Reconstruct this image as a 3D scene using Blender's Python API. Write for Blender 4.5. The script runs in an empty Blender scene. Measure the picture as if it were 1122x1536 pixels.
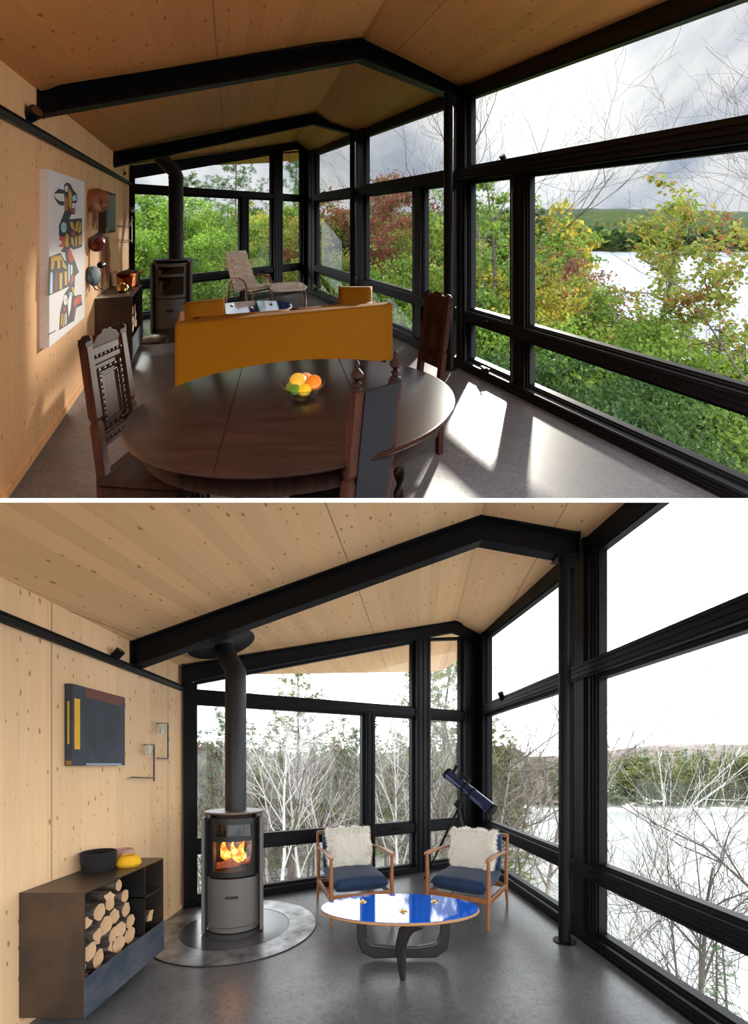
import bpy, bmesh, math, random
import numpy as np
from mathutils import Vector, Matrix

# ------------------------------------------------------------------ camera, sky, sun, exposure
# The photograph is a diptych: an autumn view of a lake house above, a winter view below.  Both are built
# as full rooms: the winter room stands level, the autumn room stands on raked ground above it.
F = 600.0                       # focal length in pixels of the 1122 px wide frame
EYE = 1.4
SC = bpy.context.scene
cam = bpy.data.cameras.new('camera'); cam_o = bpy.data.objects.new('camera', cam)
SC.collection.objects.link(cam_o); SC.camera = cam_o
cam.sensor_fit = 'HORIZONTAL'; cam.sensor_width = 36.0; cam.lens = 36.0 * F / 1122.0
cam.shift_x = 0.0; cam.shift_y = (1146 - 768) / 1122.0
cam.clip_start = 0.05; cam.clip_end = 3000
cam_o.location = (0, 0, EYE); cam_o.rotation_euler = (math.pi / 2, 0, 0)
VS = SC.view_settings
VS.view_transform = 'Standard'; VS.look = 'None'; VS.gamma = 1.0; VS.use_curve_mapping = False
VS.exposure = 1.0
SUN_DIR = Vector((259, 600, 1046)).normalized()

SKY_LOW, SKY_HIGH, SKY_GROUND = 2.3, 0.45, 1.0
world = bpy.data.worlds.new('sky'); SC.world = world; world.use_nodes = True
nt = world.node_tree; nt.nodes.clear()
def N(nt, t, **kw):
    n = nt.nodes.new(t)
    for k, v in kw.items():
        if k[0] == '_': setattr(n, k[1:], v)
        else: n.inputs[k if not k[0] == 'i' or not k[1:].isdigit() else int(k[1:])].default_value = v
    return n
def ramp(nt, fac, stops, interp='LINEAR'):
    r = nt.nodes.new('ShaderNodeValToRGB'); r.color_ramp.interpolation = interp
    e = r.color_ramp.elements
    while len(e) > 1: e.remove(e[-1])
    e[0].position, e[0].color = stops[0][0], tuple(stops[0][1]) + (1,)
    for p, c in stops[1:]:
        x = e.new(p); x.color = tuple(c) + (1,)
    if fac is not None: nt.links.new(fac, r.inputs[0])
    return r.outputs[0]
def math_n(nt, op, a, b=None, clamp=False):
    n = nt.nodes.new('ShaderNodeMath'); n.operation = op; n.use_clamp = clamp
    for i, v in enumerate((a, b)):
        if v is None: continue
        if isinstance(v, (int, float)): n.inputs[i].default_value = v
        else: nt.links.new(v, n.inputs[i])
    return n.outputs[0]
def mixc(nt, fac, a, b, blend='MIX'):
    n = nt.nodes.new('ShaderNodeMix'); n.data_type = 'RGBA'; n.blend_type = blend
    for i, v in ((0, fac), (6, a), (7, b)):
        if isinstance(v, (int, float)): n.inputs[i].default_value = v
        elif isinstance(v, (tuple, list)): n.inputs[i].default_value = tuple(v) + (1,)
        else: nt.links.new(v, n.inputs[i])
    return n.outputs[2]
tc = nt.nodes.new('ShaderNodeTexCoord')
sp = nt.nodes.new('ShaderNodeSeparateXYZ'); nt.links.new(tc.outputs['Generated'], sp.inputs[0])
el = sp.outputs[2]
mp = nt.nodes.new('ShaderNodeMapping'); nt.links.new(tc.outputs['Generated'], mp.inputs[0])
mp.inputs['Rotation'].default_value = (math.radians(-55), 0, 0); mp.inputs['Scale'].default_value = (3.0, 3.0, 11.0)
nz = N(nt, 'ShaderNodeTexNoise', Scale=2.4, Detail=7.0, Roughness=0.55); nt.links.new(mp.outputs[0], nz.inputs['Vector'])
cloud = ramp(nt, nz.outputs[0], [(0.36, (0.50, 0.57, 0.70)), (0.48, (0.70, 0.75, 0.84)), (0.58, (0.98, 0.99, 1.02)), (0.74, (1.14, 1.13, 1.10))])
nz2 = N(nt, 'ShaderNodeTexNoise', Scale=1.5, Detail=3.0); nt.links.new(mp.outputs[0], nz2.inputs['Vector'])
low = ramp(nt, nz2.outputs[0], [(0.35, (0.84, 0.90, 0.96)), (0.65, (1.0, 1.0, 1.0))])
hi_f = nt.nodes.new('ShaderNodeMapRange'); hi_f.inputs[1].default_value = 0.555; hi_f.inputs[2].default_value = 0.64
nt.links.new(el, hi_f.inputs[0])
# the brighter clouds around the sun
dt = nt.nodes.new('ShaderNodeVectorMath'); dt.operation = 'DOT_PRODUCT'
nt.links.new(tc.outputs['Generated'], dt.inputs[0]); dt.inputs[1].default_value = SUN_DIR
gl = math_n(nt, 'POWER', math_n(nt, 'MAXIMUM', dt.outputs['Value'], 0.0), 260.0)
c_hi = mixc(nt, 1.0, cloud, (SKY_HIGH,) * 3, 'MULTIPLY')
c_hi = mixc(nt, math_n(nt, 'MULTIPLY', gl, 0.55), c_hi, (1.3, 1.28, 1.2))
c_lo = mixc(nt, 1.0, low, (SKY_LOW,) * 3, 'MULTIPLY')
c = mixc(nt, hi_f.outputs[0], c_lo, c_hi)
gr = nt.nodes.new('ShaderNodeMapRange'); gr.inputs[1].default_value = -0.02; gr.inputs[2].default_value = 0.0
nt.links.new(el, gr.inputs[0])
c = mixc(nt, gr.outputs[0], (SKY_GROUND * .95, SKY_GROUND, SKY_GROUND * 1.05), c)
bg = nt.nodes.new('ShaderNodeBackground'); nt.links.new(c, bg.inputs[0]); bg.inputs[1].default_value = 1.0
wo = nt.nodes.new('ShaderNodeOutputWorld'); nt.links.new(bg.outputs[0], wo.inputs[0])

sun = bpy.data.lights.new('sun', 'SUN'); sun.energy = 3.5; sun.angle = math.radians(1.2); sun.color = (1.0, 0.93, 0.82)
sun_o = bpy.data.objects.new('sun', sun); SC.collection.objects.link(sun_o)
sun_o.rotation_euler = SUN_DIR.to_track_quat('Z', 'Y').to_euler(); sun_o.location = (8, 20, 40)

cy = SC.cycles
cy.use_denoising = True
cy.max_bounces = 10; cy.diffuse_bounces = 6; cy.glossy_bounces = 4; cy.transparent_max_bounces = 24; cy.transmission_bounces = 6
cy.caustics_reflective = False; cy.caustics_refractive = False; cy.sample_clamp_indirect = 6.0

# ------------------------------------------------------------------ the two rooms' ground frames
ROOM = 'L'
RAKE = (1146 - 332) / F          # rise of the upper site per metre away
EYE_U = 1.55
SLOPE_U = (1146 - 747.3) / F     # top and underside of the white divider slab added between the rooms
SLOPE_L = (1146 - 753.7) / F
def W(p):
    x, y, z = p
    return (x, y, z) if ROOM == 'L' else (x, y, z - EYE_U + EYE + RAKE * y)
def at(px, py, z=0.0):           # where a pixel's ray meets the height z of the current room
    h, e = (1146, EYE) if ROOM == 'L' else (332, EYE_U)
    Y = F * (e - z) / (py - h)
    return Vector(((px - 561) / F * Y, Y, z))
def on(px, py, Y):               # the point of a pixel's ray at distance Y
    h, e = (1146, EYE) if ROOM == 'L' else (332, EYE_U)
    return Vector(((px - 561) / F * Y, Y, e - (py - h) / F * Y))
def clip_side(V):                # >0: on the room's own side of the added divider slab
    V = np.asarray(V)
    if ROOM == 'L': return (EYE + SLOPE_L * V[:, 1]) - V[:, 2]
    return V[:, 2] - (EYE + SLOPE_U * V[:, 1])

COL = SC.collection
def tag(o, label=None, cat=None, group=None, kind=None):
    if label: o['label'] = label
    if cat: o['category'] = cat
    if group: o['group'] = group
    if kind: o['kind'] = kind
    return o
def thing(name, loc, label=None, cat=None, group=None, kind=None):
    o = bpy.data.objects.new(name, None); COL.objects.link(o); o.location = W(loc); o.empty_display_size = .1
    o['_r'] = ROOM
    return tag(o, label, cat, group, kind)

def set_clip(me, origin):
    """cut the part of a mesh that lies beyond the added divider slab"""
    n = len(me.vertices)
    if n == 0: return
    V = np.empty(n * 3, 'f'); me.vertices.foreach_get('co', V); V = V.reshape(-1, 3) + np.array(origin, 'f')
    s = clip_side(V)
    if s.min() >= -1e-5: return
    bm = bmesh.new(); bm.from_mesh(me)
    sl = SLOPE_L if ROOM == 'L' else SLOPE_U
    no = Vector((0, -sl, 1)).normalized(); co = Vector((0, 0, EYE)) - Vector(origin)
    r = bmesh.ops.bisect_plane(bm, geom=bm.verts[:] + bm.edges[:] + bm.faces[:], plane_co=co, plane_no=no,
                               clear_outer=(ROOM == 'L'), clear_inner=(ROOM == 'U'))
    cut = [e for e in r['geom_cut'] if isinstance(e, bmesh.types.BMEdge) and e.is_boundary]
    if cut and len(cut) < 4000: bmesh.ops.holes_fill(bm, edges=cut, sides=0)
    bm.to_mesh(me); bm.free()

def loop_mesh(name, V, Fc):
    me = bpy.data.meshes.new(name); me.from_pydata([tuple(v) for v in V], [], Fc); return me

class MB:
    def __init__(s, M=None): s.v = []; s.f = []; s.M = M or Matrix.Identity(4)
    def add(s, vs, fs):
        b = len(s.v); s.v += [s.M @ Vector(v) for v in vs]; s.f += [[b + i for i in f] for f in fs]; return s
    def box(s, c, d, rz=0.0, R=None):
        R = R or Matrix.Rotation(rz, 3, 'Z'); c = Vector(c)
        vs = [c + R @ Vector((x * d[0] / 2, y * d[1] / 2, z * d[2] / 2)) for x in (-1, 1) for y in (-1, 1) for z in (-1, 1)]
        return s.add(vs, [(0, 1, 3, 2), (4, 6, 7, 5), (0, 4, 5, 1), (2, 3, 7, 6), (0, 2, 6, 4), (1, 5, 7, 3)])
    def bb(s, a, b):
        a, b = Vector(a), Vector(b); return s.box((a + b) / 2, (abs(b.x - a.x), abs(b.y - a.y), abs(b.z - a.z)))
    def bar(s, a, b, w, h, up=(0, 0, 1), w2=None, h2=None):
        a, b = Vector(a), Vector(b); d = (b - a).normalized(); u = Vector(up)
        if abs(d.dot(u)) > .98: u = Vector((0, 1, 0))
        x = d.cross(u).normalized(); u = x.cross(d)
        vs = []
        for p, ww, hh in ((a, w, h), (b, w2 or w, h2 or h)):
            vs += [p + x * ww / 2 * i + u * hh / 2 * j for i, j in ((-1, -1), (1, -1), (1, 1), (-1, 1))]
        return s.add(vs, [(3, 2, 1, 0), (4, 5, 6, 7), (0, 1, 5, 4), (1, 2, 6, 5), (2, 3, 7, 6), (3, 0, 4, 7)])
    def prism(s, pts, o, u, v, t):     # polygon (a,b) in the frame o,u,v thickened by vector t
        o, u, v, t = Vector(o), Vector(u), Vector(v), Vector(t)
        a = [o + u * p[0] + v * p[1] for p in pts]; n = len(a)
        return s.add(a + [q + t for q in a], [list(range(n - 1, -1, -1)), list(range(n, 2 * n))] + [(i, (i + 1) % n, n + (i + 1) % n, n + i) for i in range(n)])
    def tube(s, path, r, n=12, cap=True, flat=1.0, up=None):
        P = [Vector(p) for p in path]; R = r if isinstance(r, (list, tuple)) else [r] * len(P)
        x0 = None; vs = []
        for i, p in enumerate(P):
            d = (P[min(i + 1, len(P) - 1)] - P[max(i - 1, 0)]).normalized()
            if x0 is None:
                u = Vector(up) if up else (Vector((0, 0, 1)) if abs(d.z) < .9 else Vector((0, 1, 0)))
                x0 = d.cross(u).normalized()
            x0 = (x0 - d * x0.dot(d)).normalized(); y0 = d.cross(x0)
            vs += [p + (x0 * math.cos(2 * math.pi * k / n) + y0 * flat * math.sin(2 * math.pi * k / n)) * R[i] for k in range(n)]
        fs = [(i * n + k, i * n + (k + 1) % n, (i + 1) * n + (k + 1) % n, (i + 1) * n + k) for i in range(len(P) - 1) for k in range(n)]
        if cap: fs += [list(range(n - 1, -1, -1)), list(range((len(P) - 1) * n, len(P) * n))]
        return s.add(vs, fs)
    def cyl(s, a, b, r, r2=None, n=20): return s.tube([a, b], [r, r if r2 is None else r2], n)
    def lathe(s, prof, c=(0, 0, 0), n=24, sx=1.0, sy=1.0, a0=0.0, R=None, ring=False):
        c = Vector(c); vs = []; R = R or Matrix.Identity(3)
        for r, z in prof:
            vs += [c + R @ Vector((r * sx * math.cos(a0 + 2 * math.pi * k / n), r * sy * math.sin(a0 + 2 * math.pi * k / n), z)) for k in range(n)]
        m = len(prof)
        fs = [(i * n + k, i * n + (k + 1) % n, (i + 1) * n + (k + 1) % n, (i + 1) * n + k) for i in range(m - 1) for k in range(n)]
        if ring: fs += [((m - 1) * n + k, (m - 1) * n + (k + 1) % n, (k + 1) % n, k) for k in range(n)]; return s.add(vs, fs)
        if prof[0][0] > 1e-4: fs.append(list(range(n - 1, -1, -1)))
        if prof[-1][0] > 1e-4: fs.append(list(range((m - 1) * n, m * n)))
        return s.add(vs, fs)
    def ball(s, c, r, n=20, m=12, R=None):
        rx, ry, rz = r if isinstance(r, (tuple, list)) else (r, r, r); c = Vector(c); R = R or Matrix.Identity(3); vs = []
        for i in range(m + 1):
            a = math.pi * i / m
            vs += [c + R @ Vector((rx * math.sin(a) * math.cos(2 * math.pi * k / n), ry * math.sin(a) * math.sin(2 * math.pi * k / n), -rz * math.cos(a))) for k in range(n)]
        return s.add(vs, [(i * n + k, i * n + (k + 1) % n, (i + 1) * n + (k + 1) % n, (i + 1) * n + k) for i in range(m) for k in range(n)])
    def grid(s, fn, nu, nv, close_u=False):
        vs = [fn(i / nu, j / nv) for j in range(nv + 1) for i in range(nu + 1)]
        return s.add(vs, [(j * (nu + 1) + i, j * (nu + 1) + i + 1, (j + 1) * (nu + 1) + i + 1, (j + 1) * (nu + 1) + i) for j in range(nv) for i in range(nu)])
    def pillow(s, c, d, R=None, n=14, pw=.28, puff=1.0):   # soft rectangular cushion, d = full sizes
        c = Vector(c); R = R or Matrix.Identity(3); vs = []; fs = []
        for side in (1, -1):
            b = len(vs)
            for j in range(n + 1):
                for i in range(n + 1):
                    u, w = 2 * i / n - 1, 2 * j / n - 1
                    e = (max(0, 1 - abs(u) ** 6) * max(0, 1 - abs(w) ** 6)) ** pw
                    k = 1 - .035 * (1 - e)
                    vs.append(c + R @ Vector((u * d[0] / 2 * k, w * d[1] / 2 * k, side * (d[2] / 2) * (e * (.85 + .15 * puff * (1 - u * u) * (1 - w * w))))))
            for j in range(n):
                for i in range(n):
                    q = [b + j * (n + 1) + i, b + j * (n + 1) + i + 1, b + (j + 1) * (n + 1) + i + 1, b + (j + 1) * (n + 1) + i]
                    fs.append(q if side == 1 else q[::-1])
        return s.add(vs, fs)
    def build(s, name, m, parent=None, origin=None, smooth=False, bevel=0.0, kind=None, sub=0, angle=40, clip=True, weld=False):
        Vw = [Vector(W(v)) for v in s.v]
        if parent is not None: org = Vector(parent['_o']) if '_o' in parent else Vector(parent.location)
        elif origin is not None: org = Vector(W(origin))
        else: org = Vector((0, 0, 0))
        me = loop_mesh(name, [v - org for v in Vw], s.f)
        me.validate()
        if weld or smooth:
            bm = bmesh.new(); bm.from_mesh(me); bmesh.ops.remove_doubles(bm, verts=bm.verts, dist=1e-5)
            bmesh.ops.recalc_face_normals(bm, faces=bm.faces); bm.to_mesh(me); bm.free()
        if clip: set_clip(me, org)
        o = bpy.data.objects.new(name, me); COL.objects.link(o)
        if isinstance(m, (list, tuple)):
            for q in m: me.materials.append(q)
        else: me.materials.append(m)
        if smooth:
            for p in me.polygons: p.use_smooth = True
            if smooth != 'all': me.set_sharp_from_angle(angle=math.radians(angle))
        if parent is not None:
            o.parent = parent; o['_o'] = tuple(org)
        else:
            o.location = org
        if bevel:
            b = o.modifiers.new('bevel', 'BEVEL'); b.width = bevel; b.segments = 2; b.limit_method = 'ANGLE'; b.angle_limit = math.radians(50)
        if sub:
            b = o.modifiers.new('sub', 'SUBSURF'); b.levels = b.render_levels = sub
        if kind: o['kind'] = kind
        return o

def np_mesh(name, V, Fa, mat):
    me = bpy.data.meshes.new(name); V = np.asarray(V, 'f'); Fa = np.asarray(Fa, 'i'); k = Fa.shape[1]; n = len(Fa)
    me.vertices.add(len(V)); me.vertices.foreach_set('co', V.ravel())
    me.loops.add(n * k); me.loops.foreach_set('vertex_index', Fa.ravel())
    me.polygons.add(n); me.polygons.foreach_set('loop_start', np.arange(n, dtype='i') * k)
    me.update(calc_edges=True); me.validate(); me.materials.append(mat)
    return me

# ------------------------------------------------------------------ materials
def M(name, col, rough=.5, metal=0.0, spec=None, noise=None, coat=0.0, bump=None, trans=0.0, ior=None, emit=None, alpha=None, sheen=0.0):
    m = bpy.data.materials.new(name); m.use_nodes = True; t = m.node_tree; b = t.nodes['Principled BSDF']
    b.inputs['Base Color'].default_value = tuple(col) + (1,); b.inputs['Roughness'].default_value = rough; b.inputs['Metallic'].default_value = metal
    if spec is not None: b.inputs['Specular IOR Level'].default_value = spec
    if coat: b.inputs['Coat Weight'].default_value = coat; b.inputs['Coat Roughness'].default_value = .05
    if trans: b.inputs['Transmission Weight'].default_value = trans
    if ior: b.inputs['IOR'].default_value = ior
    if sheen: b.inputs['Sheen Weight'].default_value = sheen
    if emit: b.inputs['Emission Color'].default_value = tuple(emit[0]) + (1,); b.inputs['Emission Strength'].default_value = emit[1]
    tcn = t.nodes.new('ShaderNodeTexCoord')
    if noise:                       # (scale, other colour, contrast lo, hi[, stretch])
        mpn = t.nodes.new('ShaderNodeMapping'); t.links.new(tcn.outputs['Object'], mpn.inputs[0])
        if len(noise) > 4: mpn.inputs['Scale'].default_value = noise[4]
        nn = N(t, 'ShaderNodeTexNoise', Scale=noise[0], Detail=6.0, Roughness=.6); t.links.new(mpn.outputs[0], nn.inputs['Vector'])
        r = ramp(t, nn.outputs[0], [(noise[2], col), (noise[3], noise[1])]); t.links.new(r, b.inputs['Base Color'])
    if bump:                        # (scale, strength[, stretch])
        mpb = t.nodes.new('ShaderNodeMapping'); t.links.new(tcn.outputs['Object'], mpb.inputs[0])
        if len(bump) > 2: mpb.inputs['Scale'].default_value = bump[2]
        nb = N(t, 'ShaderNodeTexNoise', Scale=bump[0], Detail=5.0); t.links.new(mpb.outputs[0], nb.inputs['Vector'])
        bp = t.nodes.new('ShaderNodeBump'); bp.inputs['Strength'].default_value = bump[1]; bp.inputs['Distance'].default_value = .01
        t.links.new(nb.outputs[0], bp.inputs['Height']); t.links.new(bp.outputs[0], b.inputs['Normal'])
    return m

def planks(name, across, along, width, c_light, c_dark, knot_scale=5.0, seam=.25, big=None, rough=.55, flip=1.0):
    """spruce boards: across/along are plan vectors giving the board's cross and length coordinates"""
    m = bpy.data.materials.new(name); m.use_nodes = True; t = m.node_tree; b = t.nodes['Principled BSDF']; b.inputs['Roughness'].default_value = rough
    b.inputs['Specular IOR Level'].default_value = .25
    tcn = t.nodes.new('ShaderNodeTexCoord')
    def dot(v):
        d = t.nodes.new('ShaderNodeVectorMath'); d.operation = 'DOT_PRODUCT'; t.links.new(tcn.outputs['Object'], d.inputs[0]); d.inputs[1].default_value = v; return d.outputs['Value']
    u, v = dot(across), dot(along)
    k = math_n(t, 'DIVIDE', u, width); idx = math_n(t, 'FLOOR', k); fr = math_n(t, 'FRACT', k)
    wn = t.nodes.new('ShaderNodeTexWhiteNoise'); wn.noise_dimensions = '1D'; t.links.new(idx, wn.inputs['W'])
    off = math_n(t, 'MULTIPLY', wn.outputs['Value'], 37.0)
    cmb = t.nodes.new('ShaderNodeCombineXYZ'); t.links.new(math_n(t, 'MULTIPLY', u, 9.0), cmb.inputs[0]); t.links.new(math_n(t, 'ADD', math_n(t, 'MULTIPLY', v, .55), off), cmb.inputs[1]); t.links.new(off, cmb.inputs[2])
    g = N(t, 'ShaderNodeTexNoise', Scale=2.2, Detail=5.0, Roughness=.6, Distortion=.6); t.links.new(cmb.outputs[0], g.inputs['Vector'])
    cmb2 = t.nodes.new('ShaderNodeCombineXYZ'); t.links.new(math_n(t, 'MULTIPLY', u, 60.0), cmb2.inputs[0]); t.links.new(math_n(t, 'ADD', math_n(t, 'MULTIPLY', v, 1.4), off), cmb2.inputs[1])
    g2 = N(t, 'ShaderNodeTexNoise', Scale=2.0, Detail=3.0); t.links.new(cmb2.outputs[0], g2.inputs['Vector'])
    base = mixc(t, g.outputs[0], c_light, c_dark)
    base = mixc(t, .20, base, ramp(t, g2.outputs[0], [(.3, tuple(x * .72 for x in c_light)), (.7, tuple(min(1, x * 1.1) for x in c_light))]))
    tone = ramp(t, wn.outputs['Value'], [(0, (.92, .90, .86)), (.5, (1, 1, 1)), (1, (1.04, 1.0, .95))])
    base = mixc(t, 1.0, base, tone, 'MULTIPLY')
    # knots
    cmb3 = t.nodes.new('ShaderNodeCombineXYZ'); t.links.new(math_n(t, 'MULTIPLY', u, 2.4), cmb3.inputs[0]); t.links.new(math_n(t, 'ADD', math_n(t, 'MULTIPLY', v, 1.0), off), cmb3.inputs[1])
    vo = N(t, 'ShaderNodeTexVoronoi', Scale=knot_scale, Randomness=1.0); vo.voronoi_dimensions = '2D'; t.links.new(cmb3.outputs[0], vo.inputs['Vector'])
    sepc = t.nodes.new('ShaderNodeSeparateColor'); t.links.new(vo.outputs['Color'], sepc.inputs[0])
    size = math_n(t, 'MULTIPLY', math_n(t, 'MAXIMUM', math_n(t, 'SUBTRACT', sepc.outputs[0], .42), 0.0), .27)
    kn = math_n(t, 'DIVIDE', vo.outputs['Distance'], math_n(t, 'ADD', size, .0001))
    kf = ramp(t, kn, [(.0, (.95, .95, .95)), (.6, (.75, .75, .75)), (1.0, (0, 0, 0))])
    base = mixc(t, kf, base, tuple(x * y for x, y in zip(c_dark, (.42, .30, .22))))
    sm = ramp(t, fr, [(0, (1 - seam,) * 3), (.025, (1, 1, 1)), (.975, (1, 1, 1)), (1, (1 - seam,) * 3)])
    base = mixc(t, 1.0, base, sm, 'MULTIPLY')
    if big:
        k2 = math_n(t, 'DIVIDE', math_n(t, 'ADD', u, big[1]), big[0]); f2 = math_n(t, 'FRACT', k2)
        s2 = ramp(t, f2, [(0, (.30, .25, .2)), (.006 / big[0], (1, 1, 1)), (1 - .006 / big[0], (1, 1, 1)), (1, (.30, .25, .2))])
        base = mixc(t, 1.0, base, s2, 'MULTIPLY')
    t.links.new(base, b.inputs['Base Color'])
    return m

def glass_mat(name, tint=(.97, .985, .98), refl=1.0):
    m = bpy.data.materials.new(name); m.use_nodes = True; t = m.node_tree; t.nodes.clear()
    tr = t.nodes.new('ShaderNodeBsdfTransparent'); tr.inputs[0].default_value = tint + (1,)
    gl = t.nodes.new('ShaderNodeBsdfGlossy'); gl.inputs['Roughness'].default_value = .0; gl.inputs[0].default_value = (refl, refl, refl, 1)
    fr = t.nodes.new('ShaderNodeLayerWeight'); fr.inputs[0].default_value = .5
    fo_ = math_n(t, 'ADD', math_n(t, 'MULTIPLY', math_n(t, 'POWER', fr.outputs['Facing'], 4.5), .80), .035)
    mx = t.nodes.new('ShaderNodeMixShader'); t.links.new(fo_, mx.inputs[0]); t.links.new(tr.outputs[0], mx.inputs[1]); t.links.new(gl.outputs[0], mx.inputs[2])
    o = t.nodes.new('ShaderNodeOutputMaterial'); t.links.new(mx.outputs[0], o.inputs[0]); return m

def leaf_mat(name, stops, trans=.45, nscale=.5):
    """foliage: colour varies leaf by leaf and bough by bough"""
    m = bpy.data.materials.new(name); m.use_nodes = True; t = m.node_tree; t.nodes.clear()
    g = t.nodes.new('ShaderNodeNewGeometry'); tcn = t.nodes.new('ShaderNodeTexCoord')
    nn = N(t, 'ShaderNodeTexNoise', Scale=nscale, Detail=2.0); t.links.new(tcn.outputs['Object'], nn.inputs['Vector'])
    f = math_n(t, 'ADD', math_n(t, 'MULTIPLY', g.outputs['Random Per Island'], .45), math_n(t, 'MULTIPLY', math_n(t, 'SUBTRACT', nn.outputs[0], .22), .95))
    c = ramp(t, f, stops)
    d = t.nodes.new('ShaderNodeBsdfDiffuse'); tl = t.nodes.new('ShaderNodeBsdfTranslucent'); gls = t.nodes.new('ShaderNodeBsdfGlossy'); gls.inputs['Roughness'].default_value = .5
    t.links.new(c, d.inputs[0]); t.links.new(c, tl.inputs[0])
    mx = t.nodes.new('ShaderNodeMixShader'); mx.inputs[0].default_value = trans; t.links.new(d.outputs[0], mx.inputs[1]); t.links.new(tl.outputs[0], mx.inputs[2])
    m2 = t.nodes.new('ShaderNodeMixShader'); m2.inputs[0].default_value = .04; t.links.new(mx.outputs[0], m2.inputs[1]); t.links.new(gls.outputs[0], m2.inputs[2])
    o = t.nodes.new('ShaderNodeOutputMaterial'); t.links.new(m2.outputs[0], o.inputs[0]); return m

BLACK = M('black_steel', (.0045, .0045, .0055), .5, spec=.16)
FRAMEM = M('black_aluminium', (.0045, .0045, .0055), .48, spec=.16)
GLASS = glass_mat('window_glass')
CEIL_L = planks('spruce_ceiling_winter', (1, -.114, 0), (.114, 1, 0), .10, (.90, .60, .33), (.80, .49, .25), 6.5, .10, (1.6, .55))
CEIL_U = planks('spruce_ceiling_autumn', (1, .36, 0), (-.33, 1, 0), .12, (.86, .40, .13), (.70, .29, .085), 5.5, .10, (1.7, .1))
WALL_L = planks('spruce_wall_winter', (0, 1, 0), (1, 0, 1), .088, (.90, .62, .37), (.82, .52, .28), 6.5, .12, (1.31, .3))
WALL_U = planks('spruce_wall_autumn', (-.40, .916, 0), (0, -RAKE, 1), .10, (.88, .51, .25), (.78, .41, .18), 6.5, .14, (1.45, .6))
def floor_mat(name, a, b_, rough):
    m = bpy.data.materials.new(name); m.use_nodes = True; t = m.node_tree; b = t.nodes['Principled BSDF']
    tcn = t.nodes.new('ShaderNodeTexCoord')
    n1 = N(t, 'ShaderNodeTexNoise', Scale=3.0, Detail=10.0, Roughness=.72); n2 = N(t, 'ShaderNodeTexNoise', Scale=38.0, Detail=6.0, Roughness=.7, Distortion=1.0)
    for n_ in (n1, n2): t.links.new(tcn.outputs['Object'], n_.inputs['Vector'])
    c = mixc(t, ramp(t, n1.outputs[0], [(.3, (0, 0, 0)), (.7, (1, 1, 1))]), a, b_)
    c = mixc(t, 1.0, c, ramp(t, n2.outputs[0], [(.30, (.45, .45, .45)), (.5, (1, 1, 1)), (.62, (1.15, 1.15, 1.15)), (.72, (1.9, 1.85, 1.8))]), 'MULTIPLY')
    t.links.new(c, b.inputs['Base Color'])
    t.links.new(ramp(t, n2.outputs[0], [(.3, (rough + .08,) * 3), (.7, (rough - .05,) * 3)]), b.inputs['Roughness'])
    b.inputs['Specular IOR Level'].default_value = .5
    return m
FLOOR_L = floor_mat('dark_linoleum_winter', (.080, .082, .088), (.135, .136, .142), .30)
FLOOR_U = floor_mat('dark_linoleum_autumn', (.085, .080, .088), (.14, .132, .142), .46)
WHITE = M('white_slab_paint', (.95, .95, .95), .6)
# ------------------------------------------------------------------ glazed walls
class Wall:
    def __init__(s, A, B, flip=1):
        s.A = Vector((A[0], A[1], 0)); s.B = Vector((B[0], B[1], 0)); s.d = (s.B - s.A).normalized(); s.L = (s.B - s.A).length
        s.n = Vector((s.d.y, -s.d.x, 0)) * flip            # into the room
    def at(s, sd, off, z): p = s.A + s.d * sd + s.n * off; return Vector((p.x, p.y, z))
    def px(s, px, off=0.0):                                # distance along the wall seen at picture column px
        k = (px - 561) / F; a = s.A + s.n * off
        return (k * a.y - a.x) / (s.d.x - k * s.d.y)
    def block(s, mb, s0, s1, z0, z1, o0, o1, z1b=None, z0b=None):
        z1b = z1 if z1b is None else z1b; z0b = z0 if z0b is None else z0b
        vs = [s.at(a, o, z) for o in (o0, o1) for a, z in ((s0, z0), (s1, z0b), (s1, z1b), (s0, z1))]
        return mb.add(vs, [(0, 1, 2, 3), (7, 6, 5, 4), (0, 4, 5, 1), (1, 5, 6, 2), (2, 6, 7, 3), (3, 7, 4, 0)])

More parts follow.
